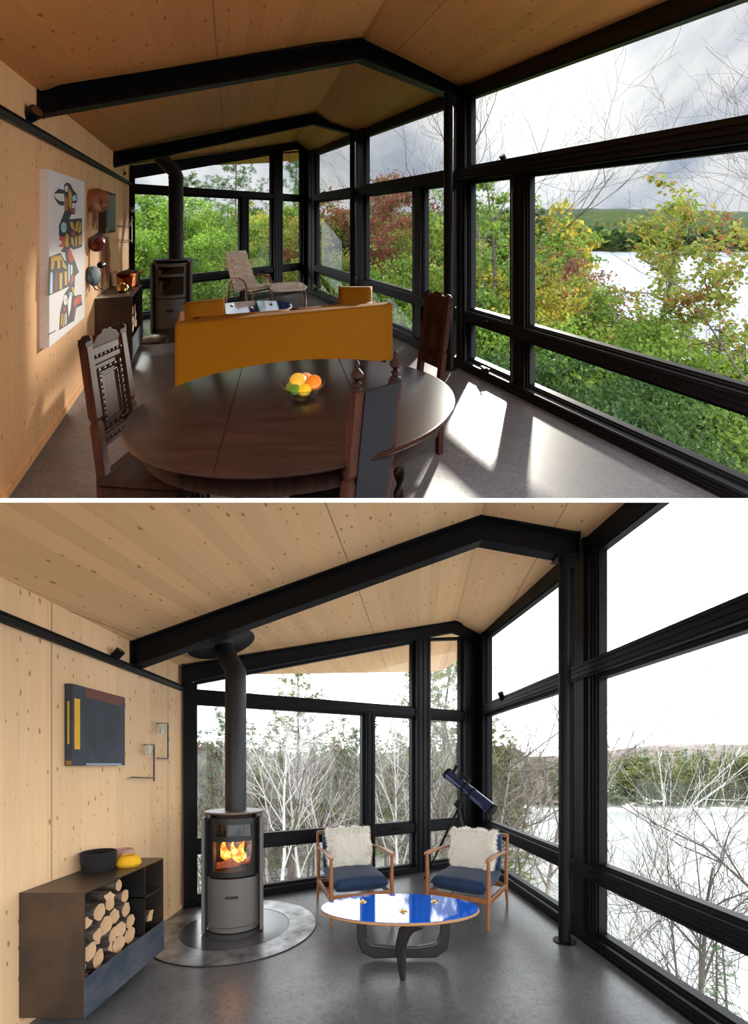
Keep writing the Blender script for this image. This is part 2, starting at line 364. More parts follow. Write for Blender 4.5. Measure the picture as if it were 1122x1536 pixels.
WIN = [0]; TRIM = [0]
def window(w, s0, s1, z0, za, zb=None, handle=None, fr=.03):
    zb = za if zb is None else zb; WIN[0] += 1
    t = thing('window_%d' % WIN[0], w.at((s0 + s1) / 2, 0, z0), kind='structure')
    mb = MB()
    f = fr
    for (o0, o1, ff) in ((-.055, .012, f), (-.03, .028, f * .55)):
        w.block(mb, s0, s1, z0, z0 + ff, o0, o1)
        sl = (zb - za) / max(.01, s1 - s0)
        vs = [w.at(a, o, z) for o in (o0, o1) for a, z in ((s0, za - ff), (s1, zb - ff), (s1, zb), (s0, za))]
        mb.add(vs, [(0, 1, 2, 3), (7, 6, 5, 4), (0, 4, 5, 1), (1, 5, 6, 2), (2, 6, 7, 3), (3, 7, 4, 0)])
        w.block(mb, s0, s0 + ff, z0 + ff, za - ff, o0, o1, za - ff + sl * ff)
        w.block(mb, s1 - ff, s1, z0 + ff, zb - ff - sl * ff, o0, o1, zb - ff)
    mb.build('window_frame', FRAMEM, t, weld=True)
    g = MB(); e = f * .4
    w.block(g, s0 + e, s1 - e, z0 + e, za - e, -.028, -.022, zb - e)
    # the pane as one thin sheet at its middle plane
    g = MB(); g.add([w.at(s0 + e, -.025, z0 + e), w.at(s1 - e, -.025, z0 + e), w.at(s1 - e, -.025, zb - e), w.at(s0 + e, -.025, za - e)], [(0, 1, 2, 3)])
    g.build('glass_pane', GLASS, t)
    if handle:
        h = MB(); a, z = handle
        w.block(h, a - .05, a + .05, z - .008, z + .008, .05, .075); h.bar(w.at(a - .03, .07, z), w.at(a + .06, .10, z + .015), .014, .01); h.ball(w.at(a + .06, .10, z + .02), .013, 10, 6)
        h.build('window_handle', BLACK, t)
    return t
def trim(w, s0, s1, z0, z1, o0=-.06, o1=.05, ridges=0, z1b=None, horiz=True, z0b=None):
    TRIM[0] += 1; mb = MB()
    w.block(mb, s0, s1, z0, z1, o0, o1, z1b, z0b)
    if ridges:
        for k in range(ridges):
            if horiz:
                zc = z0 + (z1 - z0) * (k + .5) / ridges; w.block(mb, s0, s1, zc - .006, zc + .006, o1, o1 + .008 + .006 * (k == 0))
            else:
                sc = s0 + (s1 - s0) * (k + .5) / ridges; w.block(mb, sc - .005, sc + .005, z0, z1, o1, o1 + .01, z1b)
    return mb.build('trim_%d' % TRIM[0], FRAMEM, kind='structure')
def ibeam(path, w=.10, fl=.014):
    """bent steel I-beam; path of (x, y, z_top, z_bottom)"""
    TRIM[0] += 1
    P = [Vector((p[0], p[1], 0)) for p in path]; d = (P[-1] - P[0]).normalized(); x = Vector((d.y, -d.x, 0))
    mb = MB(); vs = []
    for p in path:
        t, b = p[2], p[3]; o = Vector((p[0], p[1], 0)); h = w / 2; q = w * .16
        for a, z in ((-h, b), (h, b), (h, b + fl), (q, b + fl + .006), (q, t - fl - .006), (h, t - fl), (h, t), (-h, t), (-h, t - fl), (-q, t - fl - .006), (-q, b + fl + .006), (-h, b + fl)):
            vs.append(o + x * a + Vector((0, 0, z)))
    n = 12; m = len(path)
    fs = [(i * n + k, i * n + (k + 1) % n, (i + 1) * n + (k + 1) % n, (i + 1) * n + k) for i in range(m - 1) for k in range(n)] + [list(range(n)), list(range((m - 1) * n, m * n))]
    mb.add(vs, fs); o0, o1 = Vector((path[0][0], path[0][1], 0)), Vector((path[-1][0], path[-1][1], 0))
    # end plates
    for p in (path[0], path[-1]):
        c = Vector((p[0], p[1], (p[2] + p[3]) / 2)); R = Matrix.Rotation(math.atan2(d.y, d.x), 3, 'Z'); mb.box(c, (.014, w + .012, p[2] - p[3] + .01), R=R)
    return mb.build('trim_%d' % TRIM[0], BLACK, kind='structure')
def slab(name, pts, zf, t, m, **kw):
    """board following zf(x,y) over a plan outline, t thick (upwards)"""
    mb = MB(); n = len(pts); lo = [(x, y, zf(x, y)) for x, y in pts]; hi = [(x, y, z + t) for x, y, z in lo]
    mb.add(lo + hi, [list(range(n)), list(range(2 * n - 1, n - 1, -1))] + [(i, n + i, n + (i + 1) % n, (i + 1) % n) for i in range(n)])
    return mb.build(name, m, kind='structure', **kw)

# ================================================================== WINTER ROOM, level
ROOM = 'L'
LW = -1.87
LA, LB = (LW, 3.93), (1.52, 5.75)
lfar = Wall(LA, LB); lright = Wall((1.52, 5.75), (1.52 + .078 * 5.25, .5))
xr = lambda Y: 1.926 + .042 - .078 * Y
rxL = lambda Y: .835 + .114 * (Y - 3.15)
zlL = lambda X, Y: 2.34 + .99 * (X - LW) / (rxL(Y) - LW)
zrL = lambda X, Y: 3.33 - (X - rxL(Y)) * .15 / max(.2, (xr(min(Y, 5.75)) + .05 - rxL(Y)))
slab('floor', [(LW - .1, -1.6), (2.3, -1.6), (xr(.5) + .08, .5), (1.60, 5.86), (LW - .1, 4.0)], lambda x, y: -.12, .12, FLOOR_L)
slab('wall_left', [(LW - .14, -1.6), (LW, -1.6), (LW, 3.93), (LW - .14, 3.93)], lambda x, y: -.1, 2.6, WALL_L)
mb = MB(); mb.bb((LW, .2, 0), (LW + .012, 3.88, .045)); mb.build('baseboard_left', WALL_L, kind='structure', bevel=.003)
slab('ceiling', [(LW - .14, -1), (rxL(-1), -1), (rxL(3), 3), (rxL(5.6), 5.6), (1.41, 8.27), (.75, 7.6), (-1.9, 4.2), (LW - .14, 4.0)], zlL, .16, CEIL_L)
slab('ceiling', [(rxL(-1), -1), (xr(-1) + .1, -1), (xr(3) + .1, 3), (1.60, 5.95), (1.5, 6.9), (1.41, 8.27), (rxL(5.6), 5.6), (rxL(3), 3)], zrL, .16, CEIL_L)
ibeam([(LW + .01, 3.117, 2.345, 2.145), (.835, 3.15, 3.335, 3.135), (1.60, 3.17, 3.205, 3.01)], .11)
ibeam([(LW + .02, 3.87, 2.35, 2.18), (1.09, 5.43, 3.335, 3.185), (1.50, 5.66, 3.29, 3.14)], .10)
# far glazing
zb = lambda s: (2.19 + 1.0 * (s / lfar.L) / .865) if s / lfar.L < .865 else 3.19 - .02
p = lfar.px
trim(lfar, 0, p(291), 0, 2.2, -.06, .06, 3, horiz=False)
trim(lfar, 0, lfar.L, -.01, .075, -.07, .07, 3)
trim(lfar, p(291), lfar.L, 2.02, 2.115, -.06, .055, 2)
trim(lfar, p(291), p(621), .53, .63, -.06, .05, 2); trim(lfar, p(641), p(700), .53, .63, -.06, .05, 2)
trim(lfar, p(546), p(559), .075, 2.02, -.06, .055, 2, horiz=False)
trim(lfar, p(620), p(641), .0, zb(p(620)) + .03, -.07, .075, 3, z1b=zb(p(641)) + .03, horiz=False)
trim(lfar, p(692), lfar.L + .03, .0, 3.2, -.07, .07, 4, horiz=False)
for a, b in ((291, 546), (559, 620), (641, 692)):
    window(lfar, p(a), p(b), .075, .53); window(lfar, p(a), p(b), .63, 2.02, handle=(p(590), .585) if a == 559 else None)
window(lfar, p(291), p(620), 2.115, zb(p(291)) + .0, zb(p(620)))
window(lfar, p(641), p(692), 2.115, zb(p(641)), zb(p(692)))
# right glazing
q = lright.px; E = lright.L
hz = lambda s: 3.15 - .09 * s / 2.8
trim(lright, 0, q(731), 0, 3.2, -.07, .06, 3, horiz=False)
trim(lright, 0, E, -.01, .08, -.07, .07, 3)
trim(lright, q(731), E, 2.08, 2.20, -.06, .075, 3)
trim(lright, q(731), E, .50, .61, -.06, .06, 4)
trim(lright, 0, E, hz(0) - .01, 3.22, -.08, .03, 0, z0b=hz(E) - .01)
trim(lright, q(861, .06), q(886), .0, 3.2, -.07, .06, 0, horiz=False)
trim(lright, q(884), q(897), .08, 3.1, -.07, .04, 2, horiz=False)
for a, b in ((q(731), q(861)), (q(897), E)):
    window(lright, a, b, .08, .50); window(lright, a, b, .61, 2.08); window(lright, a, b, 2.20, hz(a), hz(b))
mb = MB(); mb.cyl((1.505, 3.158, .0), (1.505, 3.158, 3.03), .045, n=28); mb.cyl((1.505, 3.158, 0), (1.505, 3.158, .008), .085, n=28); mb.box((1.505, 3.158, 3.02), (.15, .15, .012)); mb.build('trim_steel_column', BLACK, kind='structure', smooth=True)

# added white divider slab, sized to keep the sun off the winter room
mb = MB(); y0, y1 = .40, 12.0
def zt(y): return EYE + SLOPE_U * y
def zl(y): return EYE + SLOPE_L * y
xs = {0: (-.9, .9), 1: (-6.5, 5.5)}
v = []
for y, (a, b) in ((y0, (-.9, .9)), (2.5, (-3.2, 3.0)), (y1, (-6.5, 5.5))):
    v += [(a, y, zl(y)), (b, y, zl(y)), (b, y, zt(y)), (a, y, zt(y))]
mb.add(v, [(0, 1, 2, 3), (11, 10, 9, 8)] + [(i * 4 + k, (i + 1) * 4 + k, (i + 1) * 4 + (k + 1) % 4, i * 4 + (k + 1) % 4) for i in (0, 1) for k in range(4)])
mb.build('trim_added_divider', WHITE, kind='structure', clip=False)

# ================================================================== AUTUMN ROOM, on its raked site
ROOM = 'U'
UA, UB = (-3.80, 6.22), (-1.50, 9.05)
ufar = Wall(UA, UB); uright = Wall(UB, (-1.50 + .5227 * 9.3, -.25))
xw = lambda Y: -1.077 - .438 * Y
xru = lambda Y: 3.230 - .5227 * Y
rxU = lambda Y: -.133 - .32 * (Y - 3.79)
zeU = lambda Y: 2.93 + .0235 * (min(Y, 9) - 2.2)
zlU = lambda X, Y: 2.42 + .85 * (X - xw(Y)) / (rxU(Y) - xw(Y))
zrU = lambda X, Y: 3.27 - (X - rxU(Y)) * (3.27 - zeU(Y)) / max(.3, (xru(min(Y, 9.05)) + .05 - rxU(Y)))
slab('floor', [(xw(-1.5) - .1, -1.5), (xru(-1.5) + .1, -1.5), (xru(4) + .09, 4), (-1.42, 9.14), (-1.55, 9.14), (-3.86, 6.3), (xw(3) - .1, 3)], lambda x, y: -.12, .12, FLOOR_U)
slab('wall_left', [(xw(.3) - .15, .3), (xw(.3), .3), (-3.80, 6.22), (-3.93, 6.22)], lambda x, y: -.1, 2.7, WALL_U)
mb = MB(); mb.bar((xw(.5) + .006, .5, .025), (-3.79, 6.2, .025), .012, .05); mb.build('baseboard_left', WALL_U, kind='structure')
slab('ceiling', [(xw(.6) - .15, .6), (rxU(.6), .6), (rxU(3), 3), (rxU(6), 6), (rxU(8.8), 8.8), (-2.5, 11.6), (-2.85, 11.2), (-3.63, 8.5), (-4.25, 7.0), (-3.93, 6.3), (xw(3) - .15, 3)], zlU, .16, CEIL_U)
slab('ceiling', [(rxU(.6), .6), (xru(.6) + .12, .6), (xru(3) + .12, 3), (xru(6) + .12, 6), (-1.36, 9.2), (-1.85, 10.3), (-2.5, 11.6), (rxU(8.8), 8.8), (rxU(6), 6), (rxU(3), 3)], zrU, .16, CEIL_U)
ibeam([(-2.265, 2.713, 2.45, 2.26), (-.133, 3.79, 3.265, 3.07), (.90, 4.32, 3.02, 2.86)], .12)
ibeam([(-3.28, 5.08, 2.42, 2.24), (-.957, 6.37, 3.27, 3.09), (-.27, 6.70, 3.09, 2.97)], .11)
ibeam([(-3.76, 6.20, 2.41, 2.22), (-1.67, 8.76, 3.28, 3.13), (-1.50, 8.95, 3.22, 3.07)], .10)
zbu = lambda s: (2.23 + .91 * (s / ufar.L) / .925) if s / ufar.L < .925 else 3.12
p = ufar.px
trim(ufar, 0, p(199), 0, 2.3, -.06, .06, 2, horiz=False)
trim(ufar, 0, ufar.L, -.01, .075, -.07, .07, 3)
trim(ufar, p(199), ufar.L, 2.01, 2.11, -.06, .055, 2)
trim(ufar, p(199), p(409), .50, .60, -.06, .05, 2); trim(ufar, p(421), p(455), .50, .60, -.06, .05, 2)
trim(ufar, p(361), p(371), .075, 2.01, -.06, .055, 2, horiz=False)
trim(ufar, p(408), p(421), .0, zbu(p(408)) + .05, -.07, .075, 3, z1b=zbu(p(421)) + .05, horiz=False)
trim(ufar, p(452), ufar.L + .03, .0, 3.1, -.07, .08, 3, horiz=False)
for a, b in ((199, 361), (371, 408), (421, 452)):
    window(ufar, p(a), p(b), .075, .50); window(ufar, p(a), p(b), .60, 2.01, handle=(p((a + b) / 2), .55) if a != 199 else None)
window(ufar, p(199), p(408), 2.11, zbu(p(199)), zbu(p(408)))
window(ufar, p(421), p(452), 2.11, zbu(p(421)), zbu(p(452)))
q = uright.px; E = uright.L
hzu = lambda s: 3.0 - .18 * s / 7.7
trim(uright, 0, q(475), 0, 3.05, -.07, .06, 2, horiz=False)
trim(uright, 0, E, -.01, .085, -.07, .09, 4)
trim(uright, q(475), E, 1.975, 2.11, -.06, .08, 3)
trim(uright, q(475), E, .50, .61, -.06, .06, 3)
trim(uright, 0, E, hzu(0) - .01, 3.14, -.08, .03, 0, z1b=2.98, z0b=hzu(E) - .01)
trim(uright, q(535, .06), q(549), .0, 3.08, -.07, .06, 0, horiz=False)
trim(uright, q(622, .05), q(636), .085, 1.975, -.06, .05, 0, horiz=False)
trim(uright, q(684, .07), q(705), .0, 3.0, -.07, .07, 2, horiz=False)
trim(uright, q(769, .05), q(792), .085, 1.975, -.06, .05, 2, horiz=False)
for a, b in ((475, 532), (549, 622), (636, 681), (705, 770)):
    window(uright, q(a), q(b), .085, .50, handle=((q(735)), .10) if a == 705 else None); window(uright, q(a), q(b), .61, 1.975, handle=(q(735), .56) if a == 705 else None)
window(uright, q(792), E, .085, .50); window(uright, q(792), E, .61, 1.975)
for a, b in ((q(475), q(532)), (q(549), q(681)), (q(705), E)): window(uright, a, b, 2.11, hzu(a), hzu(b))
for x, y, zt_, r in ((.785, 4.22, 2.90, .05), (-.352, 6.55, 3.0, .045)):
    mb = MB(); mb.cyl((x, y, 0), (x, y, zt_), r, n=24); mb.cyl((x, y, 0), (x, y, .008), r * 1.8, n=24); mb.build('trim_steel_column', BLACK, kind='structure', smooth=True)
# ------------------------------------------------------------------ things: materials and shared builders
DARKOAK = M('dark_oak', (.024, .009, .006), .58, spec=.10, noise=(3.0, (.010, .004, .003), .35, .65, (14, 1.4, 1.4)))
OAKPANEL = M('red_oak_panel', (.046, .014, .008), .62, spec=.08, noise=(4.0, (.022, .007, .004), .35, .65, (12, 12, 1.0)))
TABLEW = M('table_veneer', (.024, .010, .009), .20, spec=.20, noise=(2.6, (.008, .004, .0035), .3, .7, (1.2, 14, 1)))
NAVYBACK = M('backlit_chair_back', (.0048, .0042, .0068), .55, spec=.12, noise=(4, (.0022, .002, .003), .3, .7, (20, 20, 1)))  # backlit darkness of the near chair put into its colour
TEAK = M('teak', (.38, .15, .055), .38, noise=(5, (.25, .09, .03), .3, .7, (9, 9, 1.2)))
STEELP = M('raw_steel_plate', (.105, .072, .050), .38, metal=.55, noise=(2.6, (.040, .036, .036), .35, .65))
STEELB = M('blued_steel_plate', (.085, .11, .155), .34, metal=.6, noise=(2.6, (.22, .23, .26), .42, .75, (1, 1, 2.5)))
STEELD = M('steel_inside', (.018, .016, .015), .5, metal=.3)
STOVE = M('stove_enamel', (.13, .115, .105), .45, metal=.0)
STOVED = M('stove_iron', (.022, .021, .021), .42, metal=.3)
PLATE = M('polished_floor_plate', (.055, .055, .06), .18, spec=.9)
PLATE2 = M('brushed_floor_plate', (.52, .52, .53), .30, metal=.7, noise=(5, (.08, .08, .085), .3, .7))
PIPEM = M('flue_pipe_black', (.010, .010, .011), .48)
SMOKED = M('stove_glass', (.012, .009, .007), .05, coat=.6)
YELLOW = M('mustard_wool', (.46, .185, .004), .8, spec=.2, noise=(140, (.39, .15, .003), .4, .6))
BLUEF = M('navy_velvet', (.014, .034, .088), .7, sheen=.12, spec=.2, noise=(7, (.010, .022, .058), .35, .7))
BLUET = M('blue_laminate', (.006, .13, .75), .04, coat=1.0, ior=1.9)
PLY = M('plywood_edge', (.50, .27, .11), .5, noise=(30, (.35, .17, .07), .4, .6, (1, 1, 8)))
BRASS = M('brass', (.72, .46, .16), .22, metal=1.0)
COPPER = M('copper', (.62, .20, .075), .24, metal=1.0, bump=(25, .2))
FUR = M('cream_fleece', (.97, .94, .86), .9, sheen=.5, noise=(6, (.92, .82, .66), .5, .85))
FURD = M('beige_fleece', (.95, .80, .65), .9, sheen=.4, noise=(5, (.82, .62, .45), .45, .8))
BARK = M('log_bark', (.085, .058, .040), .9, noise=(12, (.25, .21, .17), .45, .7, (1, 4, 4)), bump=(18, 1.0, (1, 4, 4)))
LOGEND = M('log_end_grain', (.66, .43, .24), .8, noise=(9, (.46, .27, .14), .35, .75))
BENT = M('bentwood', (.30, .11, .045), .38)

def fur_mesh(name, fn, n, length, seed, mat, parent, wv=.0035, droop=.35, curl=.5):
    """a fleece: n tapered locks growing from fn(rng) -> (point, normal)"""
    rg = random.Random(seed); V = []; Fa = []
    for i in range(n):
        p, nn = fn(rg); p = Vector(p); nn = Vector(nn).normalized()
        L = length * rg.uniform(.5, 1.15); t = Vector((rg.gauss(0, 1), rg.gauss(0, 1), rg.gauss(0, 1) - .5)); t = (t - nn * t.dot(nn)).normalized()
        w = nn.cross(t).normalized() * wv * rg.uniform(.7, 1.4)
        q = p + nn * L * .55 + t * L * curl * .4; e = p + nn * L * .8 + t * L * curl + Vector((0, 0, -droop * L))
        b = len(V); V += [W(p - w), W(p + w), W(q + w * .8), W(q - w * .8), W(e)]; Fa += [(b, b + 1, b + 2), (b, b + 2, b + 3), (b + 3, b + 2, b + 4)]
    org = np.array(parent['_o'] if '_o' in parent else parent.location, 'f')
    me = np_mesh(name, np.array(V, 'f') - org, Fa, mat); o = bpy.data.objects.new(name, me); COL.objects.link(o); o.parent = parent; o['_o'] = tuple(float(q) for q in org)
    return o

def arc_panel(mb, c, a, b, th0, th1, z0, z1, t, R, n=16, bottom=True):
    """piece of an elliptic shell; angle 0 is the local front (-y)"""
    c = Vector(c); vs = []
    for i in range(n + 1):
        th = th0 + (th1 - th0) * i / n
        for k, z in ((1, z0), (1, z1), (0, z1), (0, z0)):
            x, y = math.sin(th) * (a - (0 if k else t)), -math.cos(th) * (b - (0 if k else t))
            vs.append(c + R @ Vector((x, y, z)))
    fs = [(i * 4 + k, (i + 1) * 4 + k, (i + 1) * 4 + (k + 1) % 4, i * 4 + (k + 1) % 4) for i in range(n) for k in range(4)] + [(3, 2, 1, 0), (n * 4, n * 4 + 1, n * 4 + 2, n * 4 + 3)]
    return mb.add(vs, fs)

def stove(c, rz, a, b, h, label, lit):
    t = thing('wood_stove', c, label, 'stove'); R = Matrix.Rotation(rz, 3, 'Z'); c = Vector(c)
    rr = math.radians; TH = rr(58)
    m = MB(); arc_panel(m, c, a, b, TH, 2 * math.pi - TH, .03, h - .02, .02, R, 30)
    m.lathe([(1, .0), (1, .04)], c, 40, a * .93, b * .93, R=R)
    m.build('body', STOVE, t, smooth=True)
    m = MB(); m.lathe([(.9, h - .02), (1.03, h - .012), (1.03, h), (.0, h + .002)], c, 48, a, b, R=R); m.build('top_plate', STOVE, t, smooth=True)
    z1, z2 = h * .46, h * .95
    m = MB(); arc_panel(m, c, a, b, -TH, TH, .05, z1 - .01, .015, R, 20); m.build('ash_door', STOVE, t, smooth=True)
    m = MB()
    T2 = rr(40); g0, g1, g2, g3 = z1 + .05, h * .76, h * .80, h * .90
    arc_panel(m, c, a * 1.01, b * 1.01, -TH, -T2, z1 + .005, z2, .018, R, 6); arc_panel(m, c, a * 1.01, b * 1.01, T2, TH, z1 + .005, z2, .018, R, 6)
    for u, w in ((z1 + .005, g0), (g1, g2), (g3, z2)): arc_panel(m, c, a * 1.01, b * 1.01, -T2, T2, u, w, .018, R, 14)
    door = m.build('door', STOVED if lit else STOVE, t, smooth=True)
    m = MB()
    for s_ in (-1, 1):
        u = R @ Vector((s_ * a * .97, -b * .42, 0)); m2 = MB(); m2.box(c + u + Vector((0, 0, h * .5 - .02)), (.022, b * .8, h * .96), R=R); m2.build('side_fin', STOVE, t, bevel=.004)
    m = MB(); m.box(c + R @ Vector((0, -b * 1.0 - .004, h * .30)), (.10, .02, .018), R=R); m.box(c + R @ Vector((.03, -b * 1.0 - .018, h * .305)), (.035, .012, .008), R=R); m.build('handle', PIPEM, t, bevel=.003)
    m = MB(); m.box(c + R @ Vector((0, b * .30, (g0 + z2) / 2)), (a * 1.3, .02, z2 - g0), R=R)
    for s_ in (-1, 1): m.box(c + R @ Vector((s_ * a * .62, -b * .2, (g0 + z2) / 2)), (.012, b * 1.0, z2 - g0), R=R)
    m.box(c + R @ Vector((0, -b * .2, g0 - .01)), (a * 1.3, b * 1.1, .015), R=R); m.build('firebox', STOVED, t)
    m = MB(); arc_panel(m, c, a * .975, b * .975, -T2, T2, g0, g1, .004, R, 14); m.build('window_glass', GLASS if lit else SMOKED, door, smooth=True)
    m = MB(); arc_panel(m, c, a * .975, b * .975, -T2, T2, g2, g3, .004, R, 14); m.build('upper_glass', SMOKED, door, smooth=True)
    if lit:
        rg = random.Random(4)
        for k, (x, y, s_) in enumerate(((-.07, -.04, 1), (.0, -.02, .8), (.07, -.06, .9), (.02, -.09, .6))):
            m = MB(); hh = .20 * s_; ph = rg.uniform(0, 6)
            P = [c + R @ Vector((x + .018 * math.sin(ph + 5 * i / 7), y + .01 * math.cos(ph + 4 * i / 7), g0 + .055 + hh * i / 7)) for i in range(8)]
            m.tube(P, [.012, .034, .040 * s_ + .01, .034, .026, .018, .010, .002], 10, flat=.6); m.build('flame', FLAME, t, smooth=True)
    for k, (x, y, an) in enumerate(((-.05, -.05, .3), (.06, -.04, -.5), (0, -.07, .1), (.01, .0, 1.2))):
        m = MB(); d = R @ Vector((math.cos(an) * .09, math.sin(an) * .09, .02 * k)); o_ = c + R @ Vector((x, y, g0 + .03 + .022 * k)); m.cyl(o_ - d, o_ + d, .028, n=9); m.build('burning_log' if lit else 'log', BARKF if lit else BARK, t)
    return t
FLAME = bpy.data.materials.new('flame'); FLAME.use_nodes = True; _t = FLAME.node_tree; _t.nodes.clear()
_tc = _t.nodes.new('ShaderNodeTexCoord'); _n = N(_t, 'ShaderNodeTexNoise', Scale=22.0, Detail=2.0); _t.links.new(_tc.outputs['Object'], _n.inputs['Vector'])
_c = ramp(_t, _n.outputs[0], [(.3, (.9, .05, .005)), (.5, (1, .20, .02)), (.65, (1, .6, .12))]); _e = _t.nodes.new('ShaderNodeEmission'); _e.inputs[1].default_value = 2.2; _t.links.new(_c, _e.inputs[0])
_o = _t.nodes.new('ShaderNodeOutputMaterial'); _t.links.new(_e.outputs[0], _o.inputs[0])
BARKF = M('charred_log', (.10, .05, .03), .9, emit=((1, .15, .02), .15), noise=(14, (.02, .012, .01), .4, .6))

def carved_chair(c, rz, w, d, label, group=None, hs=1.0, crest=True):
    """Jacobean side chair; local front is -y"""
    c = Vector(c); R4 = Matrix.Translation(c) @ Matrix.Rotation(rz, 4, 'Z'); t = thing('dining_chair', c, label, 'chair', group)
    S = .45; H = 1.01 * hs; yb = d / 2; lean = .085
    def yB(z): return yb + max(0, (z - S)) * lean / (H - S) - 0.0
    q = .036
    # seat
    m = MB(R4); n = 24; pts = []
    for i in range(n + 1):
        a = math.pi * i / n; pts.append((math.cos(a) * w * .60, -d / 2 - math.sin(a) * .035 + (.0)))
    pts = [(w * .56, yb + .01)] + [(w * .60, -d * .3)] + pts[1:-1] + [(-w * .60, -d * .3), (-w * .56, yb + .01)]
    m.prism(pts, (0, 0, S - .025), (1, 0, 0), (0, 1, 0), (0, 0, .03)); m.build('seat', DARKOAK, t, bevel=.008)
    m = MB(R4); m.prism([(x * .93, y * .94) for x, y in pts], (0, 0, S - .085), (1, 0, 0), (0, 1, 0), (0, 0, .06)); m.build('seat_rail', DARKOAK, t, bevel=.004)
    # rear posts, lower half straight, upper leaning, with turned notch and finial
    for s_ in (-1, 1):
        m = MB(R4); x = s_ * (w / 2 - q / 2)
        zs = [0, .44, .62, .66, .68, .70, .74, H]; ww = [q, q, q, q, q * .7, q, q, q * .95]
        vs = []
        for z, k in zip(zs, ww): vs += [(x + i * k / 2, yB(z) + j * k / 2 * 1.15, z) for i, j in ((-1, -1), (1, -1), (1, 1), (-1, 1))]
        m.add(vs, [(i * 4 + k, i * 4 + (k + 1) % 4, (i + 1) * 4 + (k + 1) % 4, (i + 1) * 4 + k) for i in range(len(zs) - 1) for k in range(4)] + [(3, 2, 1, 0), tuple(range(len(zs) * 4 - 4, len(zs) * 4))])
        m.build('back_post', OAKPANEL, t, bevel=.003)
        m = MB(R4)
        if crest: m.box((x, yB(H) , H + .012), (q * 1.1, q, .03)); m.ball((x, yB(H) - .004, H + .03), (.016, .022, .014), 12, 8)
        else: m.lathe([(.018, 0), (.020, .006), (.010, .012), (.014, .02), (.016, .026), (.006, .032), (.010, .038), (.021, .05), (.021, .058), (.012, .068), (.006, .076), (.009, .086), (.006, .096), (.0, .102)], (x, yB(H), H), 16)
        m.build('finial', DARKOAK, t, smooth=True)
    # panel in the leaning frame
    z0, z1 = .56, H - .01; iw = w - 2 * q
    def P(u, z, o=0): return (u, yB(z) + o, z)
    def plate(m, u0, u1, za, zb_, o0, o1):
        m.add([P(u, z, o) for o in (o0, o1) for u, z in ((u0, za), (u1, za), (u1, zb_), (u0, zb_))], [(0, 1, 2, 3), (7, 6, 5, 4), (0, 4, 5, 1), (1, 5, 6, 2), (2, 6, 7, 3), (3, 7, 4, 0)])
    for za_, zc_ in ((z0, z0 + .05), (z1 - .085, z1 - .01)): m = MB(R4); plate(m, -iw / 2, iw / 2, za_, zc_, -.012, .014); m.build('back_rail', OAKPANEL if crest else NAVYBACK, t, bevel=.003)
    m = MB(R4); plate(m, -iw / 2, iw / 2, z0 + .045, z1 - .08, -.002, .008); pn = m.build('back_panel', OAKPANEL if crest else NAVYBACK, t)
    # carved border: beads and scrolls round a plain middle field
    m = MB(R4); bw = iw * .13
    for u in (-iw / 2 + bw, iw / 2 - bw):
        k = 11
        for i in range(k):
            z = z0 + .08 + (z1 - z0 - .20) * i / (k - 1); m.ball(P(u, z, -.007), (bw * .55, .007, .013 if i % 2 else .019), 8, 6)
    for z in (z0 + .075, z1 - .115):
        for i in range(5): m.ball(P(-iw / 2 + bw + (iw - 2 * bw) * i / 4, z, -.007), (.016, .007, .010), 8, 6)
    for z in (z0 + .028, z1 - .05):
        for i in range(7): m.ball(P(-iw / 2 + iw * (i + .5) / 7, z, -.014), (iw / 17, .006, .009), 8, 6)
    m.build('carving', DARKOAK, pn, smooth=True)
    m = MB(R4)
    for u in (-1, 1): plate(m, u * iw * .27 - .003, u * iw * .27 + .003, z0 + .10, z1 - .14, -.008, .0)
    for z in (z0 + .10, z1 - .14): plate(m, -iw * .27, iw * .27, z - .003, z + .003, -.008, .0)
    m.build('panel_moulding', DARKOAK, pn)
    if crest:
        m = MB(R4); k = 24; pts = [(-iw / 2, 0)]
        for i in range(k + 1):
            u = -1 + 2 * i / k; pts.append((u * iw / 2, .012 + .052 * max(0, math.cos(u * 1.45)) ** 1.3 + .010 * abs(math.sin(u * 7))))
        pts.append((iw / 2, 0)); m.prism(pts, P(0, z1 - .012, -.012), (1, 0, 0), (0, 0, 1), (0, .024, 0)); m.build('crest', OAKPANEL, t, bevel=.002)
    else:
        m = MB(R4); plate(m, -w / 2 + q * .55, w / 2 - q * .95, .60, H, .016, .026); m.build('rear_board', NAVYBACK, t)
        m = MB(R4); plate(m, -w / 2 + q * .55, w / 2 - q * .95, .47, .598, .014, .024); m.build('lower_back_board', NAVYBACK, t)
    # turned front legs
    for s_ in (-1, 1):
        m = MB(R4); x, y = s_ * (w * .60 - .03), -d / 2 + .02; vs = []; n_ = 60; k = 14
        for i in range(n_ + 1):
            z = .38 * i / n_
            for j in range(k):
                th = 2 * math.pi * j / k
                if .10 < z < .34: r = .016 + .006 * math.cos(th * 2 - z * 75)
                elif z < .03: r = .014 + .010 * math.sin(math.pi * z / .03)
                elif z < .10: r = .023 if .045 < z < .095 else .013
                else: r = .022
                vs.append((x + r * math.cos(th), y + r * math.sin(th), z))
        m.add(vs, [(i * k + j, i * k + (j + 1) % k, (i + 1) * k + (j + 1) % k, (i + 1) * k + j) for i in range(n_) for j in range(k)] + [list(range(k - 1, -1, -1)), list(range(n_ * k, n_ * k + k))]); m.build('front_leg', DARKOAK, t, smooth=True)
    m = MB(R4)
    for s_ in (-1, 1): m.bar((s_ * (w * .60 - .03), -d / 2 + .02, .075), (s_ * (w / 2 - q / 2), yb, .14), .022, .026)
    m.bar((-w * .55, -d / 2 + .02, .16), (w * .55, -d / 2 + .02, .16), .02, .03); m.build('stretcher', DARKOAK, t, bevel=.003)
    return t

